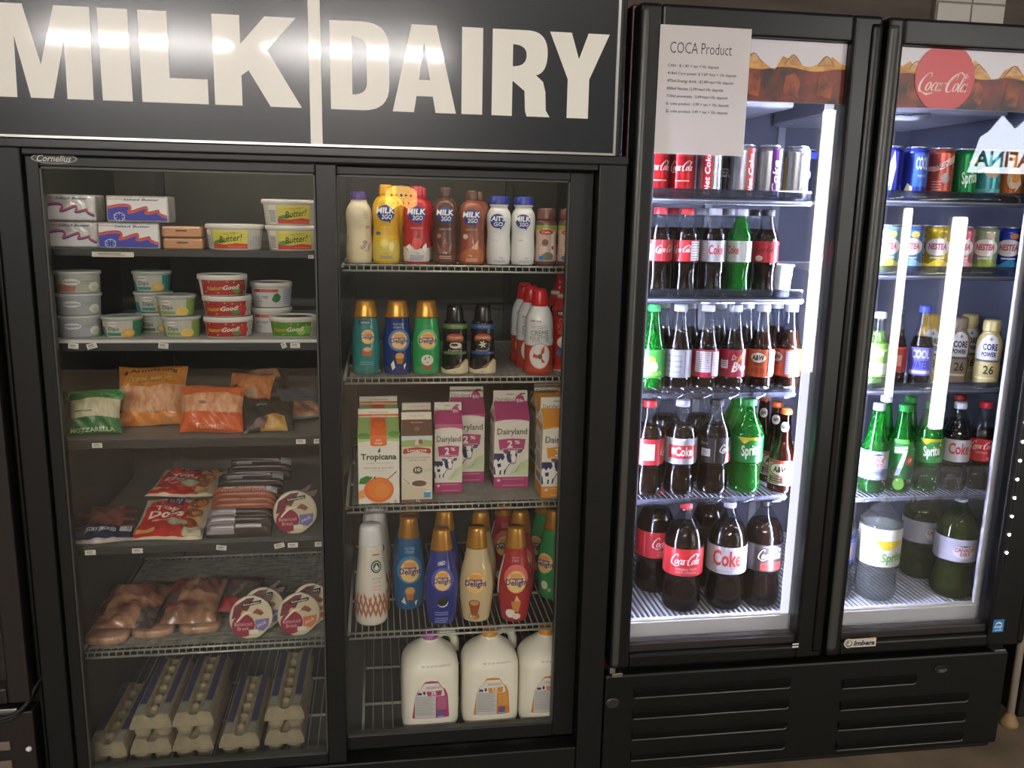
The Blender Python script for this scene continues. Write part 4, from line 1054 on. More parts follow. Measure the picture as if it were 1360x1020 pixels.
# ================================================================== STOCKING THE DAIRY FRIDGE, RIGHT DOOR
def facing(x, y, cat):      # shoppers turn round packs to face the aisle
    return -math.atan2(x, y+2.0) if cat in ('bottle', 'can', 'tub') else 0.0
def row(key, mk, px, y, z, label, cat, group, rz=0.0, **k):
    x = atx(px, y, z); rz += facing(x, y, cat)
    return put(key, mk, (x, y, z), rz, label, cat, group, **k)
def base(key, mk, px, py, z, r, label, cat, group, rz=0.0, **k):
    """stands on shelf z with the front of its foot at (px, py) in the photograph; r = radius or half depth"""
    p = spot(px, py, z); y = p.y+r; x = atx(px, y, z); rz += facing(x, y, cat)
    return put(key, mk, (x, y, z), rz, label, cat, group, **k)
z = ZS['S1']; g = 'milk drink bottles on the top right dairy shelf'
row('van', milk_bottle(.166, .0305, 'cfc4a6', '443073', .62, .885, None, MILK_ART['vanilla']), 477.5, .115, z, 'cream vanilla milk drink bottle with purple cap, leftmost on the top right shelf', 'bottle', g)
row('yel', milk_bottle(.183, .0319, 'd9a91e', 'd39a22', .45, .875, ('MILK', '2GO'), MILK_ART['yellow']), 513, .115, z, 'yellow banana milk drink bottle with blue round logo', 'bottle', g)
row('rd', milk_bottle(.181, .0322, 'b8282e', 'b8404a', .45, .875, ('MILK', '2GO'), MILK_ART['red']), 553.5, .115, z, 'red strawberry milk drink bottle with white splash at its foot', 'bottle', g)
row('br', milk_bottle(.180, .0308, '5a3a2e', '4a3430', .45, .875, ('MILK', '2GO'), MILK_ART['brown']), 591, .115, z, 'dark brown chocolate milk bottle beside the red strawberry bottle', 'bottle', g)
row('br2', milk_bottle(.174, .0318, '8a4f3c', '5a3f30', .45, .875, ('MILK', '2GO'), MILK_ART['brown2']), 626, .115, z, 'lighter brown chocolate milk bottle with orange splash, beside the white milk bottles', 'bottle', g)
row('w1', milk_bottle(.1625, .029, 'd9dad6', '26348a', .80, .88, ("LAIT'S", 'GO'), MILK_ART['white']), 661.5, .115, z, 'white milk bottle with blue cap, left of the white pair', 'bottle', g, -.1)
row('w2', milk_bottle(.1625, .029, 'd9dad6', '26348a', .80, .88, ('MILK', '2GO'), MILK_ART['white2']), 693.5, .115, z, 'white milk bottle with blue cap, right of the white pair', 'bottle', g)
row('sm', milk_bottle(.137, .0262, '6f4a44', '6a4440', .86, .80, None, MILK_ART['small']), 724, .115, z, 'short brown-capped coffee drink bottle right of the white milk bottles', 'bottle', g)
row('sm', None, 753.5, .115, z, 'short brown-capped coffee drink bottle against the right door frame', 'bottle', g)
for key, px, l in (('yel', 520, 'yellow banana milk bottle standing behind the front yellow one'), ('rd', 558, 'red strawberry milk bottle standing behind the front red one'), ('br2', 634, 'chocolate milk bottle standing behind the lighter brown front one')):
    row(key, None, px, .20, z, l, 'bottle', g)

z = ZS['S2']; g = 'creamer bottles on the second right dairy shelf'
row('c_teal', creamer(.179, .0344, '2f7f7c', False, CREAM_ART['teal']), 486.5, .12, z, 'teal creamer bottle with gold cap, leftmost on the second right shelf', 'bottle', g)
row('c_navy', creamer(.179, .0344, '1c3470', False, CREAM_ART['navy']), 528, .12, z, 'navy blue creamer bottle with gold cap between the teal and green ones', 'bottle', g)
row('c_green', creamer(.179, .0344, '2f9a55', False, CREAM_ART['green']), 566, .12, z, 'bright green creamer bottle with gold cap on the second right shelf', 'bottle', g)
row('c_dk1', dark_creamer('5c7a3a', False), 604, .12, z, 'black creamer bottle with green band', 'bottle', g)
row('c_dk2', dark_creamer('2c4f86', True), 640.5, .12, z, 'black creamer bottle with blue band and pale flower', 'bottle', g)
g = 'whipped cream cans on the second right dairy shelf'
row('wh', whip_can('w'), 714.5, .115, z, 'white whipped cream can with red cap, front one of three', 'can', g)
row('wh', None, 703, .20, z, 'white whipped cream can with red cap, second one back', 'can', g)
row('wh', None, 695, .285, z, 'white whipped cream can with red cap, third one back', 'can', g)
row('whr', whip_can('r'), 749.5, .155, z, 'tall red whipped cream can with black name band beside the door frame', 'can', g)
row('whr', None, 741, .25, z, 'tall red whipped cream can behind the front red can', 'can', g)

z = ZS['S3']; g = 'cartons on the third right dairy shelf'
oj = carton(.101, .10, .176, .035, .021, oj_front, None, spout='d9641e', name='juice_carton')
base('oj', oj, 503.5, 669, z, .05, 'orange juice carton with orange cap, front one of two', 'carton', g)
base('oj', None, 503.5, 645, z, .05, 'orange juice carton behind the front juice carton', 'carton', g)
hh = carton(.076, .075, .174, .032, .019, half_front, None, body='d9d0bc', name='cream_carton')
base('hh', hh, 553, 667.5, z, .0375, 'slim brown-topped cream carton, front one of two', 'carton', g)
base('hh', None, 553, 650, z, .0375, 'slim brown-topped cream carton behind the front one', 'carton', g)
PINK = 'b03a70'; ORG = 'd98f26'
base('d1', carton(.071, .07, .180, .029, .025, dairy_front(PINK, '2', '%'), dairy_side(PINK)), 594, 654.5, z, .035, 'small pink-topped 2% milk carton beside the cream cartons', 'carton', g)
base('d2', carton(.092, .092, .191, .034, .030, dairy_front(PINK, '2', '%'), dairy_side(PINK)), 618, 641, z, .049, 'large pink-topped 2% milk carton half hidden behind the small pink one', 'carton', g)
base('d2', None, 675, 647.5, z, .046, 'large pink-topped 2% milk carton with its side showing, left of the orange cartons', 'carton', g)
base('d3', carton(.092, .092, .191, .034, .030, dairy_front(ORG, '3', '25%'), dairy_side(ORG)), 737, 660.5, z, .046, 'orange-topped 3.25% milk carton, front one of two', 'carton', g)
base('d3', None, 727, 630, z, .046, 'orange-topped 3.25% milk carton behind the front one', 'carton', g)

z = ZS['S4']; g = 'creamer bottles on the fourth right dairy shelf'
base('wc', white_creamer, 493.5, 832.5, z, .035, 'white creamer bottle with round green emblem, frontmost of three', 'bottle', g)
base('wc', None, 498, 805, z, .038, 'white creamer bottle with round green emblem, middle of three', 'bottle', g)
base('wc', None, 500, 778, z, .041, 'white creamer bottle with round green emblem, rearmost of three', 'bottle', g)
T = [('t_tb', 'tealblue', '1f5f8c', 543.5, 811.7, 'teal blue creamer bottle with gold cap and coffee cup picture, front one'),
     ('t_tb', None, None, 544, 782, 'teal blue creamer bottle with gold cap behind the front teal blue one'),
     ('t_or', 'oreo', '2a3684', 586, 831.5, 'royal blue cookie creamer bottle with gold cap, front one'),
     ('t_or', None, None, 590, 800, 'royal blue creamer bottle with gold cap behind the front royal blue one'),
     ('t_cr', 'cream', 'cdb98c', 632, 828, 'cream coloured creamer bottle with gold cap, front one'),
     ('t_cr', None, None, 637, 801, 'cream coloured creamer bottle with gold cap behind the front cream one'),
     ('t_rd', 'red', 'a3292e', 682.5, 827.5, 'red creamer bottle with gold cap, front one'),
     ('t_rd', None, None, 689, 800, 'red creamer bottle with gold cap, second one back'),
     ('t_rd', None, None, 668, 775, 'red creamer bottle with gold cap, rearmost one'),
     ('t_gr', 'grn', '1f8a4a', 733, 798, 'green creamer bottle with gold cap beside the right frame, front one'),
     ('t_gr', None, None, 721, 772, 'green creamer bottle with gold cap behind the front green one')]
for key, a_, c_, px, py, l in T:
    base(key, creamer(.255, .0445, c_, True, CREAM_ART[a_]) if a_ else None, px, py, z, .035, l, 'bottle', g)

z = ZS['S5']; g = 'milk jugs on the bottom dairy rack'
base('j2', milk_jug('b03a70', '9c4f94', '2%'), 570.5, 978, z, .072, 'big milk jug with purple cap and pink label', 'milk jug', g)
base('j3', milk_jug('d98f26', 'd98f1e', '3.25'), 648.5, 973, z, .072, 'big milk jug with orange cap and orange label, middle of the three jugs', 'milk jug', g)
base('j3', None, 722, 970, z, .072, 'big milk jug with orange cap and orange label, against the right door frame', 'milk jug', g)

# ================================================================== STOCKING THE DAIRY FRIDGE, LEFT DOOR
z = ZS['L1']; g = 'butter blocks on the top left dairy shelf'
row('b_s', butter(.116, .07, .058, False), 102.5, .125, z, 'silver wrapped butter block, lower one at the far left', 'butter', g)
row('b_s', None, 99, .125, z+.059, 'silver wrapped butter block, upper one at the far left', 'butter', g)
row('b_b', butter(.133, .07, .058, True), 177.5, .112, z, 'butter block with blue wave wrapper, lower one of two', 'butter', g)
row('b_b', None, 189, .112, z+.059, 'butter block with blue wave wrapper, upper one of two', 'butter', g)
g = 'cheese blocks on the top left dairy shelf'
row('chs', cheese_block(.086, .06, .025), 247, .11, z, 'orange cheese block, lower one of two', 'cheese', g)
row('chs', None, 245, .11, z+.0268, 'orange cheese block, upper one of two', 'cheese', g)
g = 'margarine tubs on the top left dairy shelf'
mt_ = tub('margarine_tub', .0665, .058, .86, None, 'd6d2c2', MARG, sy=.8, lidh=.011)
row('mt', mt_, 313.5, .125, z, 'yellow label margarine tub standing alone left of the stacked pair', 'tub', g)
row('mt', None, 391, .125, z, 'yellow label margarine tub, lower one of the stacked pair', 'tub', g, .35)
row('mt', None, 385, .125, z+.0585, 'yellow label margarine tub, upper one of the stacked pair', 'tub', g, .55)

z = ZS['L2']; g = 'cream cheese tubs on the second left dairy shelf'
ph = lambda a, b, c='a8aaa8': tub('cream_cheese_tub', .0495, .050, .9, 'a9aaa8', c, phil((a, b)), sy=.7, lidh=.008, lidc='b9bab6')
row('ph1', ph('9a9fa2', None), 107, .125, z, 'grey cream cheese tub, bottom of the left stack', 'tub', g)
row('ph1', None, 106, .125, z+.0505, 'grey cream cheese tub, middle of the left stack', 'tub', g)
row('ph2', ph('a3a698', 'b06a5c'), 105, .125, z+.101, 'cream cheese tub with reddish patch, top of the left stack', 'tub', g)
g = 'cracker dip tubs on the second left dairy shelf'
dp = lambda a, b: tub('cracker_dip_tub', .0455, .0485, .84, 'a3bdb6', 'a9ab9c', dips(a, b), sy=.8, lidh=.008, lidc='b4b6ae')
row('dp1', dp('2f7a5c', 'd89a3a'), 163.5, .12, z, 'green striped dip tub alone beside the left cream cheese stack', 'tub', g)
row('dp2', dp('2a8a86', 'd0a24c'), 205, .20, z+.0495, 'teal striped dip tub, middle of the rear stack', 'tub', g, .2)
row('dp2', None, 203, .20, z+.0985, 'teal striped dip tub, top of the rear stack', 'tub', g)
row('dp3', dp('55604a', '9a9a86'), 209, .20, z, 'dark dip tub, bottom of the rear stack', 'tub', g)
row('dp4', dp('7f9a4a', 'd8c25a'), 242, .125, z, 'yellow green dip tub, lower one of the front pair', 'tub', g)
row('dp4', None, 235, .125, z+.0495, 'yellow green dip tub, upper one of the front pair', 'tub', g)
g = 'party dip tubs on the second left dairy shelf'
gd = lambda *a: tub('dip_tub', .0565, .0485, .86, a[3], 'd9d5ca', goodfood(*a[:3], shift=a[4]), lidh=.0125, hollow=True, sy=.8)
row('gf1', gd('a02a28', 'c0302c', '5a7a3a', '4a2520', -.1), 304, .125, z, 'red dip tub, bottom of the stack of three', 'tub', g)
row('gf1', None, 302.5, .125, z+.049, 'red dip tub, middle of the stack of three', 'tub', g)
row('gf2', gd('a02a28', '8a2a24', '6a8a3a', '4a2520', .2), 296, .125, z+.098, 'red dip tub, top of the stack of three', 'tub', g)
row('gf3', gd('4f8a2c', '7fb04a', '9ac05a', '4a5a34', -.1), 390, .13, z, 'green dip tub with white rim at the right', 'tub', g)
g = 'sour cream tubs on the second left dairy shelf'
sr = tub('sour_cream_tub', .051, .061, .86, '5a4a40', 'd4d2cb', SOUR, lidh=.012, hollow=True, sy=.9)
row('sr', sr, 361, .21, z, 'white sour cream tub, lower one behind the green dip tub', 'tub', g)
row('sr', None, 361, .21, z+.0615, 'white sour cream tub with green leaf, upper one', 'tub', g)

z = ZS['L3']; g = 'shredded cheese bags on the third left dairy shelf'
W3 = .118
mz = bag('cheese_bag', W3, .098, .05, 3, SHRED_W, [('p',[(-.063,0),(.063,0),(.063,.035),(0,.041),(-.063,.037)],'1f6a2c'),('p',[(-.063,.078),(0,.086),(.063,.080),(.063,.105),(-.063,.105)],'2a7436'),('t','MOZZARELLA',0,.009,.10,.010,'b9cfa8',{'b':.02}),('t','20-25% 320g',.01,.029,.06,.006,'123a18'),('t','SHRED',.03,.095,.035,.008,'9ac09a'),*lines(-.02,.052,.05,1,.01,.003,'6a6a4a')])
row('mz', mz, 125, .105, z+.003, 'green and white mozzarella cheese bag at the far left', 'bag', g, rx=-.35)
ar = bag('cheese_bag', .166, .152, .055, 5, SHRED_O, [('p',[(-.081,.152),(-.081,.098),(-.03,.096),(.0,.09),(.04,.096),(.081,.1),(.081,.152)],'c07a22'),('p',[(-.081,0),(.081,0),(.081,.032),(.0,.027),(-.06,.032),(-.081,.027)],'d9822a'),('t','Armstrong',.005,.134,.115,.013,'3a2a18',{'b':.025,'arc':.004}),('p',[(-.068,.127),(-.06,.137),(-.055,.129),(-.06,.123)],'2a2018'),('t','TEX MEX',0,.113,.10,.012,'cfa868',{'b':.02}),('r',-.03,.105,.03,.108,'8a5a1c'),('t','TEX MEX',.02,.008,.10,.009,'c0a074'),('t','320g 11oz',.03,.028,.07,.006,'6a3a14'),('e',-.068,.03,.004,.004,'5a3a1a')])
row('ar', ar, 199, .185, z+.003, 'tall yellow topped tex mex shredded cheese bag', 'bag', g, rx=-.5)
tx = bag('cheese_bag', .150, .115, .05, 9, SHRED_O, [('p',[(-.075,.115),(-.075,.088),(-.02,.092),(.03,.098),(.075,.085),(.075,.115)],'c8602c'),('p',[(-.075,0),(.075,0),(.075,.045),(0,.048),(-.075,.045)],'cf5a24'),('t','TEX-MEX',.0,.012,.07,.011,'d99a74',{'b':.02}),('t','20-25% 320g',.02,.041,.07,.006,'6a2a14'),('e',-.02,.068,.01,.004,'8a6a4a')])
row('tx', tx, 281, .105, z+.003, 'bright orange shredded cheese bag right of the tall tex mex bag', 'bag', g, rx=-.45)
g = 'dark snack bags on the third left dairy shelf'
b1 = bag('cheese_bag', .115, .10, .035, 11, SHRED_D, [('p',[(-.057,0),(.057,0),(.057,.028),(.01,.024),(-.02,.032),(-.057,.028)],'1c1d22'),('p',[(-.057,.028),(-.03,.03),(-.03,.06),(-.057,.055)],'2a3242'),('e',-.042,.044,.011,.008,'5a7ab0'),('p',[(-.02,.03),(.03,.03),(.02,.055),(-.02,.05)],'c2a080')])
row('b1', b1, 327, .20, z+.038, 'dark bag of orange shredded cheese behind the small black bags', 'bag', g, -.2, rx=-.7)
b2 = bag('snack_bag', .122, .085, .035, 13, '1f221d', [('p',[(-.02,0),(.045,0),(.04,.034),(.02,.042),(-.01,.03)],noisy('a5782c', 'c8a050', 40, .4, .2, 'cheese_cubes')),('p',[(-.045,.012),(-.01,.004),(.0,.03),(-.025,.028)],MEATD),('p',[(-.05,.062),(-.02,.075),(.01,.072),(-.02,.058)],'16181a'),*[('e',-.025+.006*i,.066+.003*(i%2),.004,.003,'8a9890') for i in range(4)]])
row('b2', b2, 357, .10, z+.003, 'small black bag with yellow cheese and red meat window', 'bag', g, .1, rx=-.75)
b3 = bag('snack_bag', .105, .10, .03, 17, '3a4046', [('p',[(-.045,.004),(.045,.002),(.048,.035),(.02,.045),(-.035,.048)],HAM),('p',[(-.03,.02),(.0,.03),(.02,.02),(.0,.012)],MEATD),*lines(.015,.085,.05,4,.008,.002,'5a6268')])
row('b3', b3, 409, .175, z+.018, 'grey topped bag with brown meat window at the right end', 'bag', g, .5, rx=-.85)
b4 = bag('snack_bag', .14, .10, .04, 19, '2a2220', [('p',[(-.05,.05),(.0,.04),(.05,.06),(.04,.085),(-.03,.09)],HAM),('e',.02,.03,.02,.008,'4a3028')])
row('b4', b4, 350, .29, z+.045, 'dark brown snack bag lying at the back', 'bag', g, .15, rx=-.9)

z = ZS['L4']; g = 'meat packs on the fourth left dairy shelf'
bc = bag('bacon_pack', .086, .145, .03, 21, MEATD, [('r',-.0725,.006,.0725,.05,'1c2440'),('r',-.0725,0,.0725,.010,'a8a49a'),('r',-.07,.054,.07,.060,'8a3a34'),('r',-.07,.075,.07,.085,'7a2c2a'),('r',-.07,.105,.07,.118,'6a2a28'),('t','HICKORY SMOKED',-.01,.035,.085,.012,'c8ccd8',{'b':.02,'s':.2}),('r',.04,.032,.068,.052,'c9c9cc'),*[('r',.042+.003*i,.036,.0435+.003*i,.05,'5a5a66') for i in range(8)]])
row('bc', bc, 132.5, .072, z+.004, 'navy labelled bacon pack lying at the far left', 'meat pack', g, .08, rx=-1.25)
TOP = [('p',[(-.083,.005),(.045,.005),(.055,.145),(-.072,.145)],'c42f26'),('r',-.086,0,.086,.006,'d8c8a8'),('t','Top',-.022,.108,.062,.026,'efdcc8',{'b':.03,'s':.1,'rot':.05}),('t','Dogs',-.018,.082,.092,.030,'f2e2d0',{'b':.035,'s':.1,'rot':.03}),('r',-.05,.062,.01,.066,'e6a890'),('r',-.03,.130,.012,.152,'2c2a5c'),('t','MAPLE',-.009,.145,.034,.006,'d8d4e0'),('t','LEAF',-.009,.136,.026,.006,'d8d4e0'),('p',[(-.016,.152),(-.009,.162),(-.002,.152)],'c42f26'),
       ('p',[(.035,.01),(.07,.01),(.075,.155),(.04,.16),(.028,.12),(.04,.06)],'c8985c'),('e',.052,.138,.024,.022,'7a3420'),('e',.06,.135,.012,.014,'c07a3c'),('e',.052,.092,.022,.02,'8a3c24'),('e',.058,.09,.011,.012,'cc8a48'),('e',.05,.05,.018,.016,'8a3c24'),('e',.018,.050,.026,.012,'8f9a78'),('e',.018,.050,.023,.009,'a9b08c'),('r',-.075,.014,-.03,.026,'d8a060')]
td = bag('hot_dog_pack', .172, .165, .024, 23, mat('bcae90', .3), TOP+[('r',.04,.004,.082,.034,'d6cfb0'),*[('r',.05,.01+.005*i,.062,.012+.005*i,'9a957c') for i in range(3)]], rough=.25)
row('td', td, 219.5, .078, z+.004, 'red hot dog pack with white price sticker, front one', 'meat pack', g, -.06, rx=-1.28)
td2 = bag('hot_dog_pack', .172, .165, .024, 24, mat('bcae90', .3), TOP, rough=.25)
row('td2', td2, 237, .222, z+.064, 'red hot dog pack lying behind and above the front one', 'meat pack', g, -.1, rx=-1.45)
WEIN = noisy('8f4a33', 'b06a4c', 10, .3, .1, 'wieners'); WEIND = noisy('2c2a2c', '4a3a36', 10, .25, .1, 'dark_wieners')
wn = sausage_pack(.155, .07, .045, 4, WEIN, [('t','BEEF WIENERS',.0,.062,.10,.007,'d8c0ac',{'b':.02}),('t','SAUCISSES DE BOEUF',.0,.053,.11,.006,'d8c0ac'),('r',.055,.05,.08,.07,'b9b9bc'),('t','HOT',.0,.023,.02,.005,'3a1a12')])
wd = sausage_pack(.152, .07, .045, 3, WEIND, [('r',-.076,0,-.01,.07,'a8a0a2'),*[('r',-.08,.005+.0042*i,-.014,.0065+.0042*i,'8a7f84') for i in range(15)],('r',-.005,.004,.055,.012,'8f8f8c')])
row('wd', wd, 318, .085, z, 'dark grey wiener pack at the bottom of its pile', 'meat pack', g, rx=-.95)
row('wn', wn, 323, .148, z+.036, 'reddish brown beef wiener pack resting on the dark grey one', 'meat pack', g, rx=-1.0)
wk = sausage_pack(.165, .06, .04, 3, WEIND, [('r',.055,.035,.082,.062,'8a8a8c'),('r',-.06,.04,-.02,.044,'8f8a86'),('s',[(-.07,.055,.003),(0,.05,.002),(.05,.048,.003)],'c9c4bd')])
row('wk', wk, 332, .216, z+.062, 'dark wiener pack with grey sticker, behind the reddish one', 'meat pack', g, rx=-1.05)
row('wk', None, 344, .292, z+.078, 'dark wiener pack with grey sticker, rearmost of the pile', 'meat pack', g, rx=-1.05)
g = 'round snack trays on the left dairy shelves'
row('sp1', snack_pack('6f6a9c'), 393, .088, z, 'round snack tray with maroon spot, alone on the fourth left shelf', 'snack tray', g, .1, rx=-.2)

z = ZS['L5']
base('sp1', None, 334, 850, z+.001, .0, 'round snack tray with purple patch, front left one on the fifth left shelf', 'snack tray', g, .05, rx=-.25)
base('sp1', None, 350, 838, z+.001, .0, 'round snack tray standing right behind the purple patched front tray', 'snack tray', g, .05, rx=-.25)
base('sp2', snack_pack('c8743c'), 398, 845.5, z+.001, .0, 'round snack tray with orange patch, near the middle post', 'snack tray', g, .1, rx=-.25)
base('sp2', None, 414, 832, z+.001, .0, 'round snack tray behind the orange patched front tray', 'snack tray', g, .1, rx=-.25)
g = 'smoked meat packs on the fifth left dairy shelf'
def slab(w, d, h):
    def mk():
        t = thing('ham_slab')
        m = MB(); vs = []; n = 24
        m.lathe([(.90, 0), (1.0, h*.25), (.99, h*.7), (.93, h*.95), (.85, h)], TAN, 28, w/2, d/2, 3.6); m.build('meat', t)
        m = MB(); m.lathe([(.92, 0.0004), (1.02, h*.25), (1.015, h*.7), (.95, h*.97), (.85, h+.0012)], FILM, 28, w/2, d/2, 3.6); m.build('wrapper', t)
        return t
    return mk
base('sl', slab(.102, .085, .021), 145, 861, z, .055, 'flat tan ham slab at the front left corner', 'meat pack', g)
base('sl', None, 205.5, 852, z, .055, 'flat tan ham slab second from the left', 'meat pack', g)
base('sl', None, 267, 846, z, .055, 'flat tan ham slab under the red labelled bag', 'meat pack', g)
hb = lambda seed, lab: bag('ham_bag', .138, .165, .05, seed, HAM, lab, crease=.004)
row('hb1', hb(31, [('p',[(-.0825,.03),(-.05,.04),(-.04,.165),(-.0825,.165)],'4a1f28'),('e',-.05,.11,.012,.014,'7a2a38'),('p',[(.0,.1),(.0825,.08),(.0825,.165),(.0,.165)],MEATD),('p',[(.04,.0),(.0825,.0),(.0825,.08),(.05,.06)],'4a4240')]), 157, .125, z+.030, 'clear bag of brown ham leaning over the left slabs', 'meat pack', g, -.15, rx=-1.28)
row('hb2', hb(33, [('p',[(-.08,.10),(-.04,.10),(-.02,.165),(-.07,.165)],'6a1f2a'),('p',[(-.08,.05),(-.045,.05),(-.035,.11),(-.075,.11)],'4a463e'),('p',[(-.07,.035),(-.04,.035),(-.03,.06),(-.055,.065)],'a02c38'),('p',[(-.0,.09),(.06,.08),(.06,.165),(.0,.165)],MEATD)]), 249, .135, z+.030, 'clear bag of ham with red and grey label', 'meat pack', g, -.05, rx=-1.28)
row('hb3', bag('ham_bag', .085, .125, .03, 35, '4a463e', [('p',[(-.0425,0),(.0425,0),(.0425,.032),(-.0425,.04)],'9c2a34'),('p',[(-.0425,.105),(.0425,.1),(.0425,.125),(-.0425,.125)],'7a1f2a'),('t','NATURAL',.0,.07,.06,.014,'a9a698',{'rot':1.2})]), 309, .19, z+.03, 'slim grey bag with red foot beside the round trays', 'meat pack', g, -.2, rx=-1.25)

z = ZS['L6']; g = 'egg cartons on the bottom left rack'
for px, dz, l, rz in ((141.5, 0, 'pulp egg carton lying low at the far left', -.02),
    (200, 0, 'pulp egg carton, lower one of the stack second from the left', 0), (199.6, .0685, 'pulp egg carton, upper one of the stack second from the left', 0),
    (256, 0, 'pulp egg carton, lower one of the stack third from the left', 0), (256, .0685, 'pulp egg carton, upper one of the stack third from the left', 0),
    (318, 0, 'single pulp egg carton between two stacks', -.01),
    (378.5, 0, 'pulp egg carton, lower one of the stack nearest the middle post', -.01), (378.5, .0685, 'pulp egg carton, upper one of the stack nearest the middle post', -.01)):
    put('egg', egg_carton, (atx(px, .08, z+dz+.03), .235, z+dz), rz, l, 'egg carton', g)

# ================================================================== DRINKS COOLER
CX0, CX1 = 0.580, 1.775
CO = tag(thing('drinks_cooler', (1.18, 0.4, 0)), 'black two-door glass drinks cooler with cola picture band across its top', 'cooler')
def cop(mb, name, parent=None):
    o = mb.build(name, parent or CO)
    if parent is None: o.location = (-1.18, -0.4, 0)
    return o
WLIN = mat('5a5d6c', 0.5)
WFR = mat('c9cad0', 0.4)
m = MB()
m.box(CX0+.004, CX0+.028, .055, .76, .02, 1.975, mat('3a0c10', .4), .004)
m.box(CX1-.028, CX1-.004, .055, .76, .02, 1.975, BLACKM, .004)
m.box(CX0+.028, CX1-.028, .735, .76, .02, 1.975, BLACKM)
m.box(CX0+.028, CX1-.028, .055, .735, 1.93, 1.975, BLACKM)
m.box(CX0+.028, CX1-.028, .055, .735, .33, .38, BLACKM)
cop(m, 'cabinet')
m = MB()
m.box(CX0+.028, CX0+.042, .075, .72, .38, 1.93, WLIN)
m.box(CX1-.042, CX1-.028, .075, .72, .38, 1.93, WLIN)
m.box(CX0+.028, CX1-.028, .72, .734, .38, 1.93, WLIN)
m.box(CX0+.042, CX1-.042, .075, .72, 1.905, 1.93, WLIN)
m.box(CX0+.042, CX1-.042, .08, .72, .40, .412, WLIN)
for i in range(70):
    x = .64+i*.0155
    m.box(x, x+.006, .09, .70, .4119, .416, mat('cfd0d2', .4))
for x in (.70, 1.05, 1.28, 1.66): m.box(x-.012, x+.012, .708, .72, .43, 1.88, mat('8f9096', .4))
cop(m, 'liner')
m = MB()
m.box(CX0+.028, CX1-.028, .060, .080, .385, .434, WFR, .003)
m.box(CX0+.028, CX1-.028, .064, .075, .434, .441, WFR, .002)
m.box(1.078, 1.224, .058, .063, .434, 1.905, WFR, .002)
m.box(1.102, 1.205, .063, .088, .434, 1.905, WFR, .003)
m.box(1.662, CX1-.028, .060, .072, .434, 1.905, WFR, .003)
m.box(CX0+.028, .616, .060, .075, .434, 1.905, WFR, .003)
cop(m, 'inner_frame')
# evaporator cover under the roof with a slotted grille
m = MB()
m.box(.66, 1.08, .22, .70, 1.78, 1.905, mat('9a9ca6', .5), .01)
m.box(1.24, 1.70, .22, .70, 1.78, 1.905, mat('9a9ca6', .5), .01)
for x0 in (.68, 1.26):
    for j in range(3):
        for i in range(11): m.box(x0+i*.018, x0+i*.018+.011, .25+j*.03, .272+j*.03, 1.778, 1.781, mat('2a2c34', .6))
m.tube([(1.26, .26, 1.77), (1.40, .2, 1.765), (1.45, .2, 1.775)], .007, mat('b9bbc4', .4), 8)
cop(m, 'evaporator_cover')
LED = glow('d4daff', COOLER_LED, 'led_strip')
m = MB(); m.box(1.0765, 1.1005, .0555, .0582, .44, 1.88, glow('dde2f6', .85, 'led_diffuser'), .001); cop(m, 'led_diffuser')
for i, (x0, x1) in enumerate(((1.098, 1.102), (1.205, 1.209), (.6165, .620))):
    m = MB(); m.box(x0, x1, .066, .080, .52, 1.80, LED); cop(m, 'led_strip')
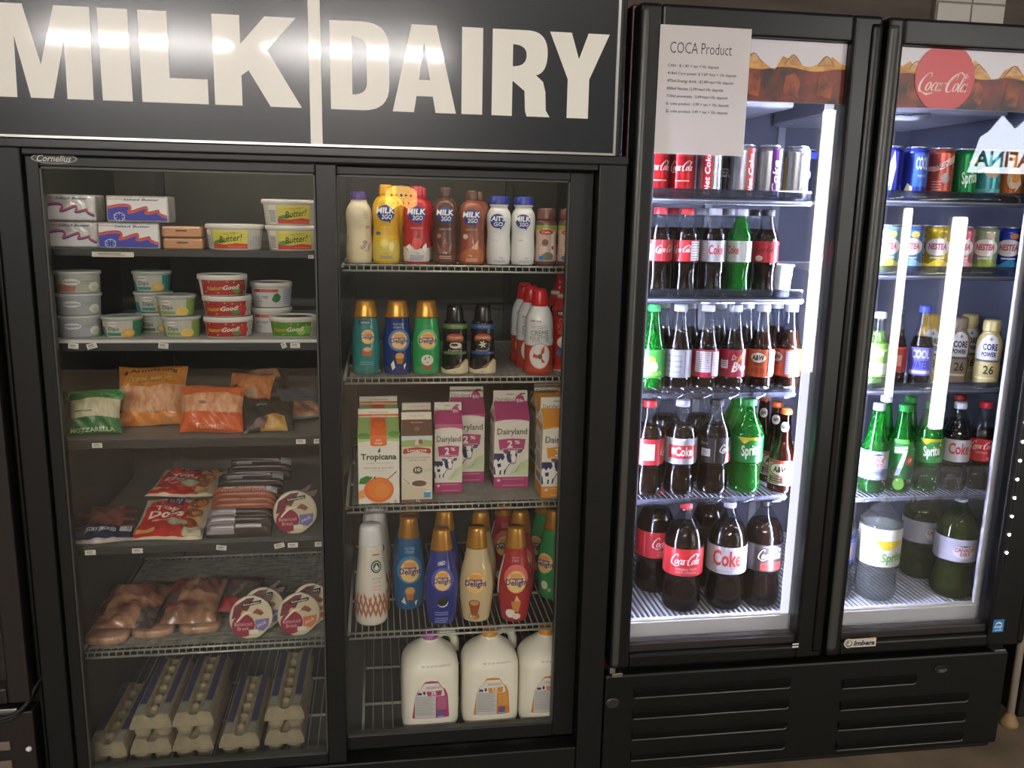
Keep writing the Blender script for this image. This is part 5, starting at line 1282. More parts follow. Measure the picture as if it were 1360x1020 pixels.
# ---- doors
FR_ = mat('0b0b0a', 0.36, 0, .4)
def cooler_door(x0, x1, gx0, gx1, handle_right):
    z0, z1, gz0, gz1 = .342, 1.966, .402, 1.906
    m = MB()
    m.box(x0, gx0, -.012, .045, z0, z1, FR_, .009, 3)
    m.box(gx1, x1, -.012, .045, z0, z1, FR_, .009, 3)
    m.box(gx0-.002, gx1+.002, -.010, .045, gz1, z1, FR_, .008, 3)
    m.box(gx0-.002, gx1+.002, -.010, .045, z0, gz0-.022, FR_, .008, 3)
    m.box(gx0-.002, gx1+.002, .004, .04, gz0-.022, gz0, mat('2a2522', .4), .002)
    d = cop(m, 'door')
    m = MB()      # rounded grip column along the stile
    xa = x0+.012 if not handle_right else x1-.016
    m.lathe([(.012, z0+.02), (.014, z0+.03), (.014, z1-.03), (.012, z1-.02)], FR_ if handle_right else mat('3c3d39', .35), 16, 1.0, .6, off=(xa, -.012, 0)); m.build('grip_column', d)
    xb = x1-.012 if not handle_right else x0+.014
    m = MB(); m.lathe([(.008, z0+.01), (.010, z0+.02), (.010, z1-.02), (.008, z1-.01)], mat('3c3d39', .35) if handle_right else FR_, 14, 1.0, .6, off=(xb, -.011, 0)); m.build('edge_trim', d)
    m = MB(); m.box(gx0, gx1, .016, .020, gz0, gz1, GLASS); m.build('glass_pane', d)
    # picture band at the top of the glass
    hz0 = 1.768
    COLA = noisy('1c0905', '7a2a10', 14, .4, 0, 'cola_with_ice', (1, 1, 1), lo=.38, hi=.62, detail=6)
    ICE = noisy('b0702c', 'd0a050', 30, .4, 0, 'ice_rim')
    m = MB(); w = gx1-gx0
    m.box(gx0+.001, gx1-.001, .011, .0155, hz0, gz1-.001, mat('c9c6cc', .35))
    top = []; k = 26; rnd = random.Random(int(x0*100))
    for i in range(k+1):
        x = gx0+.001+(w-.002)*i/k
        top.append((x, hz0+.085+.012*sin(i*1.1)+rnd.uniform(-.004, .012)+(.014 if i % 5 == 2 else 0)))
    low = [(x, hz0+.075+.004*sin(i*.8)) for i, (x, zz) in enumerate(top)]
    L = [('p', [(gx0+.001, hz0), (gx1-.001, hz0)]+low[::-1], COLA), ('p', low+top[::-1], ICE)]
    for i in range(5):
        cx = gx0+w*(.10+.2*i)+rnd.uniform(-.01, .01)
        L += [('p', [(cx-.02, hz0+.015+rnd.uniform(0,.02)), (cx+.018, hz0+.01), (cx+.022, hz0+.05), (cx+.006, hz0+.066), (cx-.016, hz0+.058)], noisy('4a180a', '9a4418', 30, .4, 0, 'cola_ice_cube'))]
        L += [('p', [(cx-.022, hz0+.082), (cx+.0, hz0+.108), (cx+.024, hz0+.085)], noisy('a5703a', 'd6b078', 40, .4, 0, 'ice_tip')), ('s', [(cx-.02, hz0+.086, .002), (cx, hz0+.106, .002), (cx+.02, hz0+.088, .001)], '7a4a22')]
    m.art(L, flat(.011), eps=.0001)
    return d, m
d1, h1 = cooler_door(CX0+.003, 1.170, .636, 1.097, True)
h1.build('picture_band', d1)
d2, h2 = cooler_door(1.184, CX1, 1.226, 1.664, False)
RED = mat('b8262c', .35)
dc = [(1.354+.0785*cos(2*pi*i/40), min(1.839+.0785*sin(2*pi*i/40), 1.9045)) for i in range(40)]
dc = [(x, max(zz, 1.7685)) for x, zz in dc]
h2.art([('p', dc, RED), ('k', 1.352, 1.826, .132, .056, 'e8c8c4')], flat(.011), n0=.0016, eps=.0003)
h2.build('picture_band', d2)
m = MB()
pts = [(x*.013, zz*.013) for x, zz in [(cos(a), sin(a)) for a in [radians(d) for d in range(60, 301, 20)]]]
badge = [(1.246+x, .3775+zz) for x, zz in pts]+[(1.325, .366), (1.325, .390)]
m.prism([(p[0], p[1]) for p in badge][:], -.0135, -.010, mat('d0c2a4', .4))
m.art([('e', 1.246, .3775, .0095, .0095, '3a4a78'), ('e', 1.2455, .379, .007, .0065, 'e0d4b8'), ('e', 1.2425, .381, .004, .004, '6a78a0'), ('p', [(1.239,.372),(1.252,.373),(1.250,.3685),(1.244,.3675)], '3a8a3a'), ('t', 'Imbera', 1.290, .3785, .062, .015, '2c3c6c', {'b': .04, 's': .2})], flat(-.0135), eps=.0003)
m.build('maker_badge', d2)
m = MB(); m.art([('r', 1.733, .386, 1.766, .423, '2a78ac'), ('p', [(1.737,.401),(1.742,.413),(1.750,.417),(1.758,.413),(1.762,.401),(1.757,.409),(1.75,.412),(1.742,.409)], 'dfe8ee'), ('t', 'energy', 1.7495, .400, .025, .009, 'dfe8ee', {'s': .3, 'b': .02}), ('r', 1.738, .390, 1.761, .393, 'a8c8dc')], lambda u, v, n_: (u-.060, -.0122-n_, v), eps=.0003)
m.build('energy_sticker', d2)
m = MB()
for i in range(9):
    zz = .62+i*.052
    m.lathe([(.0015, -.0005), (.004, .0), (.0035, .002), (.001, .003)], glow('e6ecff', 14.0, 'led_glint'), 8, off=(1.682+.0002*i, -.0145, zz), axis='y')
m.tube([(1.682, -.0128, .58), (1.683, -.0128, 1.09)], .0012, mat('2a2a2a', .5), 5)
m.build('glint_string', d2)  # glowing dots on a cord stand in for LED glints at the glass edge
m = MB()
for zz in (.384, .376): m.box(1.085, 1.102, -.0112, -.010, zz-.0022, zz+.0022, mat('c9c9c4', .5))
m.build('model_sticker', d1)
# ---- machine compartment below
m = MB()
m.box(CX0+.004, CX1-.025, .03, .74, .0, .30, BLACKM, .006)
m.box(CX0, CX1-.018, .012, .05, .022, .312, mat('0c0d0b', .42, 0, .35), .007)
cop(m, 'base_cabinet')
def louver(x0, x1, zc):
    m = MB()
    m.add([(x0,.0118,zc+.020),(x1,.0118,zc+.020),(x1,.003,zc+.014),(x0,.003,zc+.014),(x0,.0112,zc-.008),(x1,.0112,zc-.008)], [(0,3,2,1),(3,4,5,2),(0,4,3),(1,2,5)], mat('0a0b09', .6, 0, .2))
    m.tube([(x0+.002,.0095,zc-.009),(x1-.004,.0095,zc-.009),(x1,.0095,zc-.004)], .0018, mat('5a5a56', .3), 6)
    cop(m, 'vent_louver')
for zc in (.252, .19, .128, .066): louver(.66, 1.10, zc)
for zc, x1 in ((.238, 1.475), (.172, 1.645), (.110, 1.645), (.048, 1.645)): louver(1.255, x1, zc)
m = MB(); m.lathe([(.022, 0), (.024, -.003), (.019, -.004), (.017, -.001), (.001, -.001)][::-1], mat('1d1e1c', .3), 24, 1, .5, off=(1.55, .012, .270), axis='y'); cop(m, 'latch')
m = MB(); m.lathe([(.02, 0), (.021, -.003), (.014, -.004), (.001, -.004)][::-1], mat('2a2926', .35), 20, 1, .8, off=(.602, .012, .232), axis='y'); cop(m, 'knockout_cap')
m = MB(); m.box(.592, .62, -.01, .03, .318, .330, STEEL, .002); m.box(.585, .600, -.008, .02, .328, .345, STEEL, .002); cop(m, 'hinge')
m = MB(); m.box(1.70, 1.735, .0, .03, .316, .324, mat('6a6a66', .3, .8), .002); cop(m, 'hinge')

# ---- shelves of the cooler
ACR = clear('a2a6ae', 1.5, .03, .03, 'b8bcc8', 'acrylic')
def cooler_shelf(x0, x1, z, strip_h=.024, scallop=0, y0=.083):
    m = MB()
    W2 = mat('c4c6cc', .35)
    m.tube([(x0, y0, z-.004), (x1, y0, z-.004)], .0042, W2, 8)
    m.tube([(x0, y0, z-.009), (x1, y0, z-.009)], .003, W2, 6)
    m.tube([(x0, .66, z-.004), (x1, .66, z-.004)], .004, W2)
    for x in (x0, x1): m.tube([(x, y0, z-.006), (x, .66, z-.006)], .004, W2)
    n = int((x1-x0)/.014)
    for i in range(1, n):
        x = x0+(x1-x0)*i/n; m.tube([(x, y0, z-.009), (x, y0+.002, z-.0045), (x, .66, z-.0045)], .0015, W2, 4)
    s = cop(m, 'wire_shelf')
    m = MB(); vs = []; fs = []
    k = 100
    for i in range(k+1):
        x = x0+.003+(x1-x0-.006)*i/k
        y = y0-.004
        if scallop:
            t = ((x-x0)/(x1-x0)*scallop) % 1.0
            y -= .014*sin(pi*t)**.7
        for dy, h in ((0, z-.012), (0, z+strip_h), (.002, z+strip_h), (.002, z-.012)): vs.append((x, y+dy, h))
    for i in range(k):
        for j in range(4): fs.append((i*4+j, (i+1)*4+j, (i+1)*4+(j+1) % 4, i*4+(j+1) % 4))
    m.add(vs, fs, ACR if strip_h < .05 else clear('dfe2e6', 1.5, .02, .02, 'd0d4da', 'clear_acrylic'), True); m.build('acrylic_front', s)
    return s
ZC = dict(a=1.542, b=1.297, c=1.053, d=.770, e=.4168, A=1.551, B=1.361, C=1.055, D=.756, E=.4168)
AX0, AX1, BX0, BX1 = .625, 1.076, 1.232, 1.690
cooler_shelf(AX0, AX1, ZC['a']); cooler_shelf(AX0, AX1, ZC['b'])
cooler_shelf(AX0, AX1, ZC['c'], .018, 6); cooler_shelf(AX0, AX1, ZC['d'], .006, 5)
cooler_shelf(BX0, BX1, ZC['A']); cooler_shelf(BX0, BX1, ZC['B'])
cooler_shelf(BX0, BX1, ZC['C'], .02); cooler_shelf(BX0, BX1, ZC['D'], .085, 6)
m = MB(); m.box(.62, 1.08, .058, .0605, .436, .4405, mat('d6d2c0', .5)); m.box(1.23, 1.715, .058, .0605, .436, .4405, mat('d6d2c0', .5)); cop(m, 'sill_strip')

# ---- cans and bottles
ALU = mat('bcc0c8', .26, .75)
def can(body, art_, h=.136, R=.0315, metal=.55):
    def mk():
        t = thing('soda_can')
        b = mat(body, .25, metal) if isinstance(body, str) else body
        pr = Prof([(0,.74),(.012,.80),(.05,.97),(.085,1),(.86,1),(.90,.97),(.955,.82)], h, R, 2)
        m = MB(); m.lathe(pr.cut(), b, 26); m.build('body', t)
        m = MB(); m.lathe([(.82*R,.953*h),(.85*R,.962*h),(.85*R,.985*h),(.80*R,.988*h),(.77*R,.965*h),(.1*R,.966*h)], ALU, 24); m.box(-.004,.004,-.014,.004,.967*h,.974*h, ALU); m.build('lid', t)
        if art_: wrap('label', t, pr, art_, rough=.25)
        return t
    return mk
COKE_L = [('k',-.1,.56,1.9,.22,'ecdcd8'),('k',3.04,.56,1.9,.22,'ecdcd8'),('r',-.5,.3,.6,.32,'e0a8a0')]
def vert(tx, u, c, sub=None): return [('t',tx,u,.55,.75,.20,c,{'rot':pi/2,'b':.02})]
def vband(u0, u1, c, tx, tc, small=None):
    L = [('r',u0,.06,u1,.92,c)]
    def vt(s, u, v, hgt, wid):
        v_, f_ = text_raw(s, .02, 0.0)
        return s
    return L

def vtext(s, u, v, length, width, c, b=.02):
    """lettering that climbs the can"""
    return ('vt', s, u, v, length, width, c, b)
_old_layer = layer_mesh
def layer_mesh(ly, asp=1.0):
    if ly[0] != 'vt': return _old_layer(ly, asp)
    _, s, u, v, ln, wd, c, bo = ly
    b = bmesh.new(); v_, f_ = text_raw(s, bo, 0.15)
    vv = [b.verts.new((u-y*wd, 0, v+x*ln)) for x, y in v_]
    for f in f_:
        try: b.faces.new([vv[i] for i in f])
        except ValueError: pass
    return b, c

def soda(kind, h, R, pts, capz, capr, shell, liquid, fill, capc, v0, v1, lab, art_, name='soda_bottle', emboss=True, k=3):
    def mk():
        t = thing(name)
        pr = Prof(pts, h, R, k)
        m = MB(); m.lathe(pr.cut(), shell, 28, cap1=False)
        m.lathe([(capr*R*.98, capz*h-.006), (capr*R*1.08, capz*h-.0055), (capr*R*1.08, capz*h-.003), (capr*R*.98, capz*h-.0025)], shell, 20, cap0=False, cap1=False); m.build('bottle', t)
        if liquid:
            m = MB(); m.lathe(pr.cut(.004, fill*h, .0016), liquid, 24); m.build('drink', t)
        m = MB(); c_ = mat(capc, .35)
        m.lathe([(capr*R, capz*h), (capr*R*1.03, capz*h+.001), (capr*R*1.0, h*.995), (capr*R*.9, h)], c_, 22)
        for i in range(22):
            a = 2*pi*i/22; m.tube([(capr*R*1.02*cos(a), capr*R*1.02*sin(a), capz*h+.002), (capr*R*cos(a), capr*R*sin(a), h*.99)], .0006, c_, 4)
        m.build('cap', t)
        if v1 > v0:
            m = MB(); lp = [(r+.0005, z) for r, z in pr.cut(v0*h, v1*h)]
            m.lathe(lp, mat(lab, .35) if isinstance(lab, str) else lab, 28, cap0=False, cap1=False)
            m.art(art_, pr.fn(), UC, [v for v in VC if v0 < v < v1], n0=.0006, eps=.0002, us=R, vs=h, rough=.35)
            m.build('label', t)
        return t
    return mk
COLA_L = mat('170a06', .12, spec=.4); ROOT_L = mat('2a140a', .12, spec=.4); GINGER = mat('8a7a3a', .2)
SHELL = clear('eef2f2', 1.5, .02, .0, name='bottle_pet'); SHELLG = clear('62c86c', 1.5, .02, .12, '28b048', 'green_pet'); SHELLA = clear('8a5a30', 1.5, .02, 0, name='amber_pet')
GREEN_L = clear('7cc880', 1.33, .02, .45, '28a044', 'soda_in_green_bottle'); CLEAR_L = clear('e8eaea', 1.2, .02, .05, 'd8dcdc', 'clear_soda'); GINGER_L = clear('d2c08c', 1.3, .02, .35, '9a8656', 'ginger_ale')
P500 = [(0,.6),(.01,.8),(.03,.95),(.08,1),(.16,.93),(.24,.88),(.33,.93),(.39,1),(.41,1),(.645,1),(.66,.99),(.72,.9),(.80,.66),(.86,.50),(.90,.43),(.925,.42)]
P590 = [(0,.6),(.01,.82),(.03,.96),(.08,1),(.16,.99),(.18,1),(.49,1),(.51,.97),(.58,.82),(.68,.66),(.78,.54),(.86,.46),(.92,.42)]
P1L = [(0,.55),(.01,.78),(.03,.93),(.08,.98),(.16,.95),(.25,.9),(.32,.96),(.35,1),(.62,1),(.65,.98),(.72,.84),(.80,.60),(.88,.42),(.93,.38)]
P2L = [(0,.5),(.008,.72),(.03,.9),(.07,.98),(.12,1),(.2,.97),(.28,.91),(.35,.98),(.37,1),(.62,1),(.65,.99),(.72,.92),(.80,.72),(.87,.46),(.92,.30),(.945,.28)]
def cokeart(u=0.0, w=1.9, v=.52, h=.11): return [('k', u, v, w, h, 'ecdcd8'), ('k', u-3.1, v, w, h, 'ecdcd8')]
NUT = lambda u0, u1, v0, v1, c='d6d6da', lc='6a6a72', n=7: [('r',u0,v0,u1,v1,c)]+[('r',u0+.05,v0+(v1-v0)*(i+.6)/(n+.5),u1-.05-(.1 if i%3 else .25),v0+(v1-v0)*(i+.85)/(n+.5),lc) for i in range(n)]
CFN = lambda n_, sh: n_

# ---- left door, cans
z = ZC['a']; g = 'cans on the top left cooler shelf'; y = .118
RC = can('b01c22', COKE_L)
row('can_r', RC, 870, y, z, 'red cola can at the far left of the top cooler shelf', 'can', g, .3)
row('can_r', None, 904, y, z, 'red cola can second from the left, below the paper notice', 'can', g, .0)
DIET = can(ALU, [('r',-.62,.06,.12,.92,'b3262c'), vtext('Diet Coke',-.25,.45,.75,.42,'e8d8d6'), ('r',2.5,.06,3.1,.92,'b3262c')])
row('can_d', DIET, 940, y, z, 'silver can with red stripe, left one of two', 'can', g, .1)
row('can_d', None, 983, y, z, 'silver can with red stripe, right one of two, beside the paper notice', 'can', g, .95)
row('can_p', can(ALU, [('r',.1,.06,.8,.95,'5a1f6e'), vtext('Coke',.45,.42,.6,.5,'e0d6ea'), ('p',[(.3,.1),(.6,.1),(.45,.2)],'e6e0ee')]), 1018, y, z, 'silver can with purple stripe', 'can', g, .1)
row('can_g', can(ALU, [('p',[(.55,.06),(1.0,.06),(1.05,.92),(.7,.92)],'b39a5c'), vtext('Caffeine',.8,.45,.6,.2,'6a5a2c'), ('p',[(-1.1,.06),(-.7,.06),(-.8,.8),(-1.1,.8)],'a58a50')]), 1054, y, z, 'silver can with gold stripes at the right end', 'can', g)
BLK = can('1e1f26', [('r',-3.1,.8,3.1,.93,'2a34a0'),('t','ZERO',0,.5,1.2,.16,'b8b8c0',{'b':.02})])
row('can_k', BLK, 962, .185, z, 'dark can standing between and behind the two red striped silver cans', 'can', g)
row('can_k', None, 1064, .19, z, 'dark blue topped can in the second row, left of two at the right end', 'can', g)
row('can_k', None, 1098, .19, z, 'dark blue topped can in the second row, right of two at the right end', 'can', g)

# ---- left door, small cola bottles
z = ZC['b']; g = 'small bottles on the second left cooler shelf'; y = .122; y2 = .195
cokeB = soda('c', .223, .0315, P500, .925, .50, SHELL, COLA_L, .78, 'b3202a', .41, .645, 'b4222a', [*cokeart(.6,1.6,.545,.10), *NUT(-.95,-.45,.43,.6,'d8d4dc','5a6aa8',4), ('r',.25,.42,.28,.64,'d0a09c'), *NUT(1.3,2.2,.42,.635)])
row('b_c', cokeB, 871, y, z, 'small red capped cola bottle at the far left of the second shelf', 'bottle', g, 0)
row('b_c', None, 907, y, z, 'small red capped cola bottle second from the left', 'bottle', g, -.9)
dietB = soda('d', .223, .0315, P500, .925, .50, SHELL, COLA_L, .78, 'b9bccb', .41, .645, 'a9acb2', [('t','Coke',.15,.545,1.2,.11,'b3343a',{'b':.03}), *NUT(-1.3,-.6,.43,.62,'bfc2c6','7a7d84')])
row('b_d', dietB, 943, y, z, 'small bottle with silver label and pale cap, left of the green bottle', 'bottle', g, .1)
row('b_dg', soda('dg', .223, .0315, P500, .925, .50, SHELLG, GREEN_L, .80, 'b9bccb', .41, .645, 'a9b0a8', [('t','Coke',-.5,.545,1.0,.10,'a03a38',{'b':.03}), *NUT(.6,1.2,.43,.63,'cfd2cc','7a7d78')]), 977, y, z, 'small bottle tinted green for a reflection, with silver label and pale cap', 'bottle', g)  # green reflection put into the colour of the bottle
row('b_z', soda('z', .223, .0315, P500, .925, .50, SHELL, COLA_L, .78, '17181a', .41, .645, 'a8202a', [('k',.0,.56,1.6,.10,'241416'), ('e',-.5,.455,.32,.03,'d8d0cc'), ('t','ZERO',-.5,.45,.35,.02,'5a2a2a')]), 1012, y, z, 'small black capped cola bottle with red label, right end', 'bottle', g)
row('b_c', None, 889, y2, z, 'small red capped cola bottle in the second row, far left', 'bottle', g, 2)
row('b_d', None, 925, y2, z, 'small pale capped bottle in the second row, left of the silver labelled front one', 'bottle', g, 2)
row('b_d', None, 960, y2, z, 'small pale capped bottle in the second row, left of the green bottle', 'bottle', g, 2.5)
row('b_z', None, 996, y2, z, 'small black capped bottle in the second row, behind the red label bottle', 'bottle', g, 2)
def cup():  # cup shape modelled in place of a pale reflection
    t = thing('reflected_cup')
    m = MB(); m.lathe([(.020,0),(.022,.002),(.0225,.02),(.0235,.022),(.024,.05),(.0255,.052),(.0265,.076),(.029,.080),(.029,.084),(.0265,.084),(.022,.01),(.001,.008)], mat('d6dade', .35), 26); m.build('cup', t)
    m = MB(); m.lathe([(.0292,.0795),(.0302,.0805),(.0302,.0835),(.0290,.0850)], mat('dfe3e6', .3), 26, cap0=False, cap1=False); m.build('rim', t)
    return t
row('cup', cup, 1036, .14, z, 'white ribbed cup shape standing in for a reflection, right end of the second cooler shelf', 'cup', g)

# ---- left door, flavoured soda bottles
z = ZC['c']; g = 'soda bottles on the third left cooler shelf'; y = .130; y2 = .205
def fl(lab, art_, shell=SHELL, liq=COLA_L, capc='c9ccd8'): return soda('f', .225, .0345, P590, .92, .47, shell, liq, .70, capc, .17, .49, lab, art_)
row('f_gr', fl('3a9a3a', [('e',-.2,.3,.7,.09,'d8d8b0'),('e',-.1,.38,.4,.04,'d0b040'),('p',[(-.9,.18),(.9,.2),(.8,.25),(-.8,.24)],'7ac04a')], SHELLG, GREEN_L, '2f9a4c'), 863, y, z, 'small green bottle with green cap, far left of the third shelf', 'bottle', g)
row('f_si', fl('8f949c', [*NUT(-.9,.5,.19,.47,'9a9ea6','7f838c',4),('r',.6,.17,1.2,.49,'b0b2c0')]), 898, y, z, 'soda bottle with plain silver label', 'bottle', g)
row('f_dw', fl('a02038', [*NUT(-.75,.45,.23,.47,'cfcdd4','7a7a9a',9),*NUT(.5,1.2,.19,.47,'b9b6cc','8a88a4',8)]), 934, y, z, 'soda bottle with white text panel on dark red label', 'bottle', g)
row('f_dp', fl('8f1a30', [('s',[(.1,.27,.05),(.6,.40,.06),(1.1,.48,.05)],'b07a3a'),('t','Dr',.15,.40,.4,.06,'d8c4c4',{'s':.3}),('t','B',.2,.29,.45,.12,'e0d4d4',{'s':.3,'b':.03}),('t','Pepper',.85,.28,.9,.09,'e0d4d4',{'s':.3,'b':.02}),('r',-.9,.27,-.3,.37,'d8d4d8'),*lines(-.6,.36,.5,4,.022,.01,'6a5a6a')]), 970, y, z, 'soda bottle with dark red label and big white initial', 'bottle', g)
AW = fl('b3512a', [('e',-.05,.395,.62,.065,'2a1a14'),('e',-.05,.395,.58,.058,'d8cfc0'),('t','A&W',-.05,.395,.95,.065,'241a16',{'b':.04,'s':.2}),('t','ROOT BEER',-.05,.315,.6,.035,'4a2a1c',{'b':.02}),('e',0,.245,.5,.04,'9a3f1c'),*NUT(.75,1.5,.20,.47,'b0aed0','6a68a8',9)], SHELL, ROOT_L)
row('f_aw', AW, 1006.5, y, z, 'orange labelled root beer bottle, left one of two', 'bottle', g, -.1)
row('f_aw', None, 1043, y, z, 'orange labelled root beer bottle, right one with its text panel turned forward', 'bottle', g, -.9)
for key, px, l in (('f_si', 876, 'pale capped bottle in the second row, far left of the third shelf'), ('f_si', 912, 'pale capped bottle in the second row, right of the plain silver label bottle'), ('f_dw', 950, 'pale capped bottle in the second row, between the two dark red labels'), ('f_dp', 986, 'pale capped bottle in the second row, left of the root beer bottles'), ('f_aw', 1024, 'pale capped bottle in the second row, between the two root beer bottles')):
    row(key, None, px, y2, z, l, 'bottle', g, 1.5)

# ---- left door, one litre bottles
z = ZC['d']; g = 'litre bottles on the fourth left cooler shelf'
def L1(capc, lab, art_, shell=SHELL, liq=COLA_L, fill=.74): return soda('l', .256, .0425, P1L, .93, .42, shell, liq, fill, capc, .35, .62, lab, art_)
y = .135; y2 = .235
row('l_c', L1('b3202a', 'b4222a', [*NUT(-.25,.45,.40,.57,'d8d4dc','5a6aa8',5), ('k',1.6,.5,1.5,.12,'ecdcd8')]), 857, y, z, 'litre cola bottle with red cap and red label, far left', 'bottle', g)
row('l_d', L1('b9bccb', '9a9ca4', [('r',-.75,.41,1.1,.55,'b3262c'),('t','Coke',.25,.485,1.1,.10,'ece0de',{'b':.03}),('r',-.55,.45,-.3,.52,'d8a0a0')]), 900, y, z, 'litre cola bottle with silver label and red name bar', 'bottle', g)
row('l_z', L1('17181a', '211d1e', [*NUT(-.8,-.2,.42,.50,'c9c9d0','4a5a90',4),('k',1.0,.51,1.3,.10,'e0d6d4'),('r',.75,.36,1.5,.45,'b3262c'),('r',.05,.37,.1,.6,'6a6a6e'),('t','Zero',-.6,.56,.5,.03,'a9a9b0')]), 944, y, z, 'litre cola bottle with black label and black cap', 'bottle', g)
SPR = [('p',[(-.55,.62),(.95,.62),(.9,.585),(.2,.59),(-.15,.55),(-.5,.6)],'b8b02c'),('t','Sprite',.28,.47,1.15,.15,'dfe8df',{'b':.03,'s':.15,'rot':.15}),('e',.85,.555,.09,.018,'c8b82c'),*lines(.8,.40,.5,3,.018,.008,'7ac08a')]
row('l_s', L1('1f8a3c', '0f7a34', SPR, SHELLG, GREEN_L, .80), 987, y, z, 'green litre lemon soda bottle with yellow and white lettering', 'bottle', g)
row('l_s', None, 972, y2, z, 'green litre bottle in the second row behind the lemon soda bottle', 'bottle', g, 2)
row('l_c', None, 880, y2, z, 'litre cola bottle in the second row, between the red and silver labels', 'bottle', g, 2)
row('l_z', None, 925, y2, z, 'litre cola bottle in the second row, left of the black label bottle', 'bottle', g, 2)
PGL = [(0,.86),(.01,.95),(.04,1),(.30,1),(.42,.97),(.50,.82),(.58,.60),(.68,.48),(.80,.42),(.90,.38),(.94,.37)]
def rootbeer():
    t = thing('glass_bottle'); h, R = .228, .0365
    pr = Prof(PGL, h, R)
    m = MB(); m.lathe(pr.cut(), clear('b07a50', 1.5, .01, 0, name='brown_glass'), 26, cap1=False); m.build('bottle', t)
    m = MB(); m.lathe(pr.cut(.005, .84*h, .002), mat('3a2015', .15), 22); m.build('drink', t)
    m = MB(); m.lathe([(.40*R,.935*h),(.47*R,.94*h),(.46*R,.955*h),(.38*R,.992*h),(.3*R,h)], mat('c05a24', .35), 21); m.build('cap', t)
    wrap('label', t, pr, [('r',-1.2,.10,1.1,.40,'b5a48c'),('r',-1.2,.36,1.1,.40,'a04030'),('e',.0,.29,.85,.085,'a04030'),('e',0,.29,.78,.07,'e4dccd'),('t','A&W',0,.29,1.1,.075,'2a1c18',{'b':.04,'s':.2}),('r',-.8,.12,.2,.2,'3a2c26'),*lines(-.3,.18,.8,3,.025,.01,'b5a48c'),('r',.3,.11,.9,.20,'c9bb96')])
    m = MB(); m.art([('e',0,.79,.75,.06,'d8cfc4'),('t','A&W',0,.79,1.0,.05,'2a1c18',{'b':.04,'s':.2})], pr.fn(), UC, VC, n0=.0004, us=R, vs=h); m.build('neck_label', t)
    return t
row('gb', rootbeer, 1036, .13, z, 'brown glass root beer bottle with orange cap, front one', 'bottle', g, -.1)
row('gb', None, 1024, .215, z, 'brown glass root beer bottle with orange cap, second one back', 'bottle', g)
row('gb', None, 1008, .297, z, 'brown glass root beer bottle with orange cap, rear one beside the green bottle', 'bottle', g)

# ---- left door, two litre bottles
z = ZC['e']; g = 'two litre bottles on the cooler floor behind the left door'
def L2(capc, lab, art_, shell=SHELL, liq=COLA_L, fill=.80, h=.311, R=.0545): return soda('xl', h, R, P2L, .945, .30, shell, liq, fill, capc, .37, .62, lab, art_)
base('x_c', L2('b3202a', 'b0242b', [('k',.15,.52,1.55,.125,'ecdcd8'),('t','ORIGINAL TASTE',.2,.435,1.1,.022,'e0b0ac'),('t','GOUT ORIGINAL',.2,.405,1.1,.022,'e0b0ac'),('r',-1.05,.38,-1.02,.61,'d0908c')]), 903, 816, z, .045, 'two litre cola bottle with red cap and red label, in front', 'bottle', g)
base('x_d', L2('b9bccb', 'b9b9be', [('t','Coke',.05,.515,1.5,.15,'b83a34',{'b':.03}),('t','diet',.75,.585,.45,.03,'9a4a44'),('t','Diete',.5,.43,.5,.03,'8a8a90'),*lines(-.1,.395,1.1,2,.014,.006,'8a8a90')]), 960, 813, z, .045, 'two litre cola bottle with silver label and grey cap', 'bottle', g)
base('x_z', L2('1c1b1a', '35302b', [('k',.45,.53,1.3,.12,'e6dcd8'),('r',-.05,.385,1.1,.455,'b0403a'),('t','ZERO SUGAR',.5,.425,.9,.035,'3a1c1a',{'b':.02}),('t','COCA-COLA',.4,.603,.8,.012,'b0a8a0'),('r',-.9,.45,-.6,.6,'4a453e')]), 1007, 809, z, .045, 'two litre cola bottle with dark label and black cap', 'bottle', g)
base('x_c', None, 866, 790, z, .045, 'two litre cola bottle set back at the left, mostly behind the front red one', 'bottle', g, .5)
base('x_z', None, 938, 783, z, .045, 'two litre dark bottle set back between the red and silver ones', 'bottle', g, 2)

# ---- right door, cans
z = ZC['A']; g = 'cans on the top right cooler shelf'; y = .118
row('k1', can('2a2f9a', [('p',[(-.6,.1),(.2,.1),(.5,.6),(.3,.9),(-.2,.45)],'b8c4e0'),('p',[(-.2,.1),(.1,.1),(.3,.4)],'3a6ab4')]), 1177, y, z, 'dark blue can with pale slash at the left end of the top right shelf', 'can', g)
row('k2', can('3a48b0', [('r',-.1,.25,1.2,.85,'2f62b0'),('t','COOL',.55,.68,1.0,.24,'c4ccea',{'b':.03}),('t','PURE PLANT',.6,.45,.7,.05,'b0bce4'),('p',[(-.7,.18),(-.45,.32),(-.05,.24),(-.1,.14),(-.5,.1)],'d8cf9a'),band(.04,.14,'b0b4d0')]), 1210.5, y, z, 'blue can with pale lemon wedge', 'can', g)
row('k3', can('b5584a', [('p',[(-3.1,.62),(-.4,.64),(.4,.75),(1.2,.86),(1.2,.72),(.3,.6),(-.4,.54)],'d8a8a0'),('t','FRESCA',.2,.66,1.1,.10,'6a4a50',{'b':.02}),('e',.45,.42,.35,.1,'8a8078'),*lines(-.2,.35,.8,5,.05,.015,'d0988c')]), 1244, y, z, 'coral pink can with pale swoosh, between the blue and green cans', 'can', g)
row('k4', can('0f7a3c', [('t','Sprite',.5,.42,1.3,.3,'ccdcd0',{'b':.03,'s':.15,'rot':.15}),('p',[(.2,.72),(1.0,.85),(1.1,.7)],'b0a860'),('t','0',.1,.13,.15,.08,'b8d0b8')]), 1276, y, z, 'green can with white lettering', 'can', g)
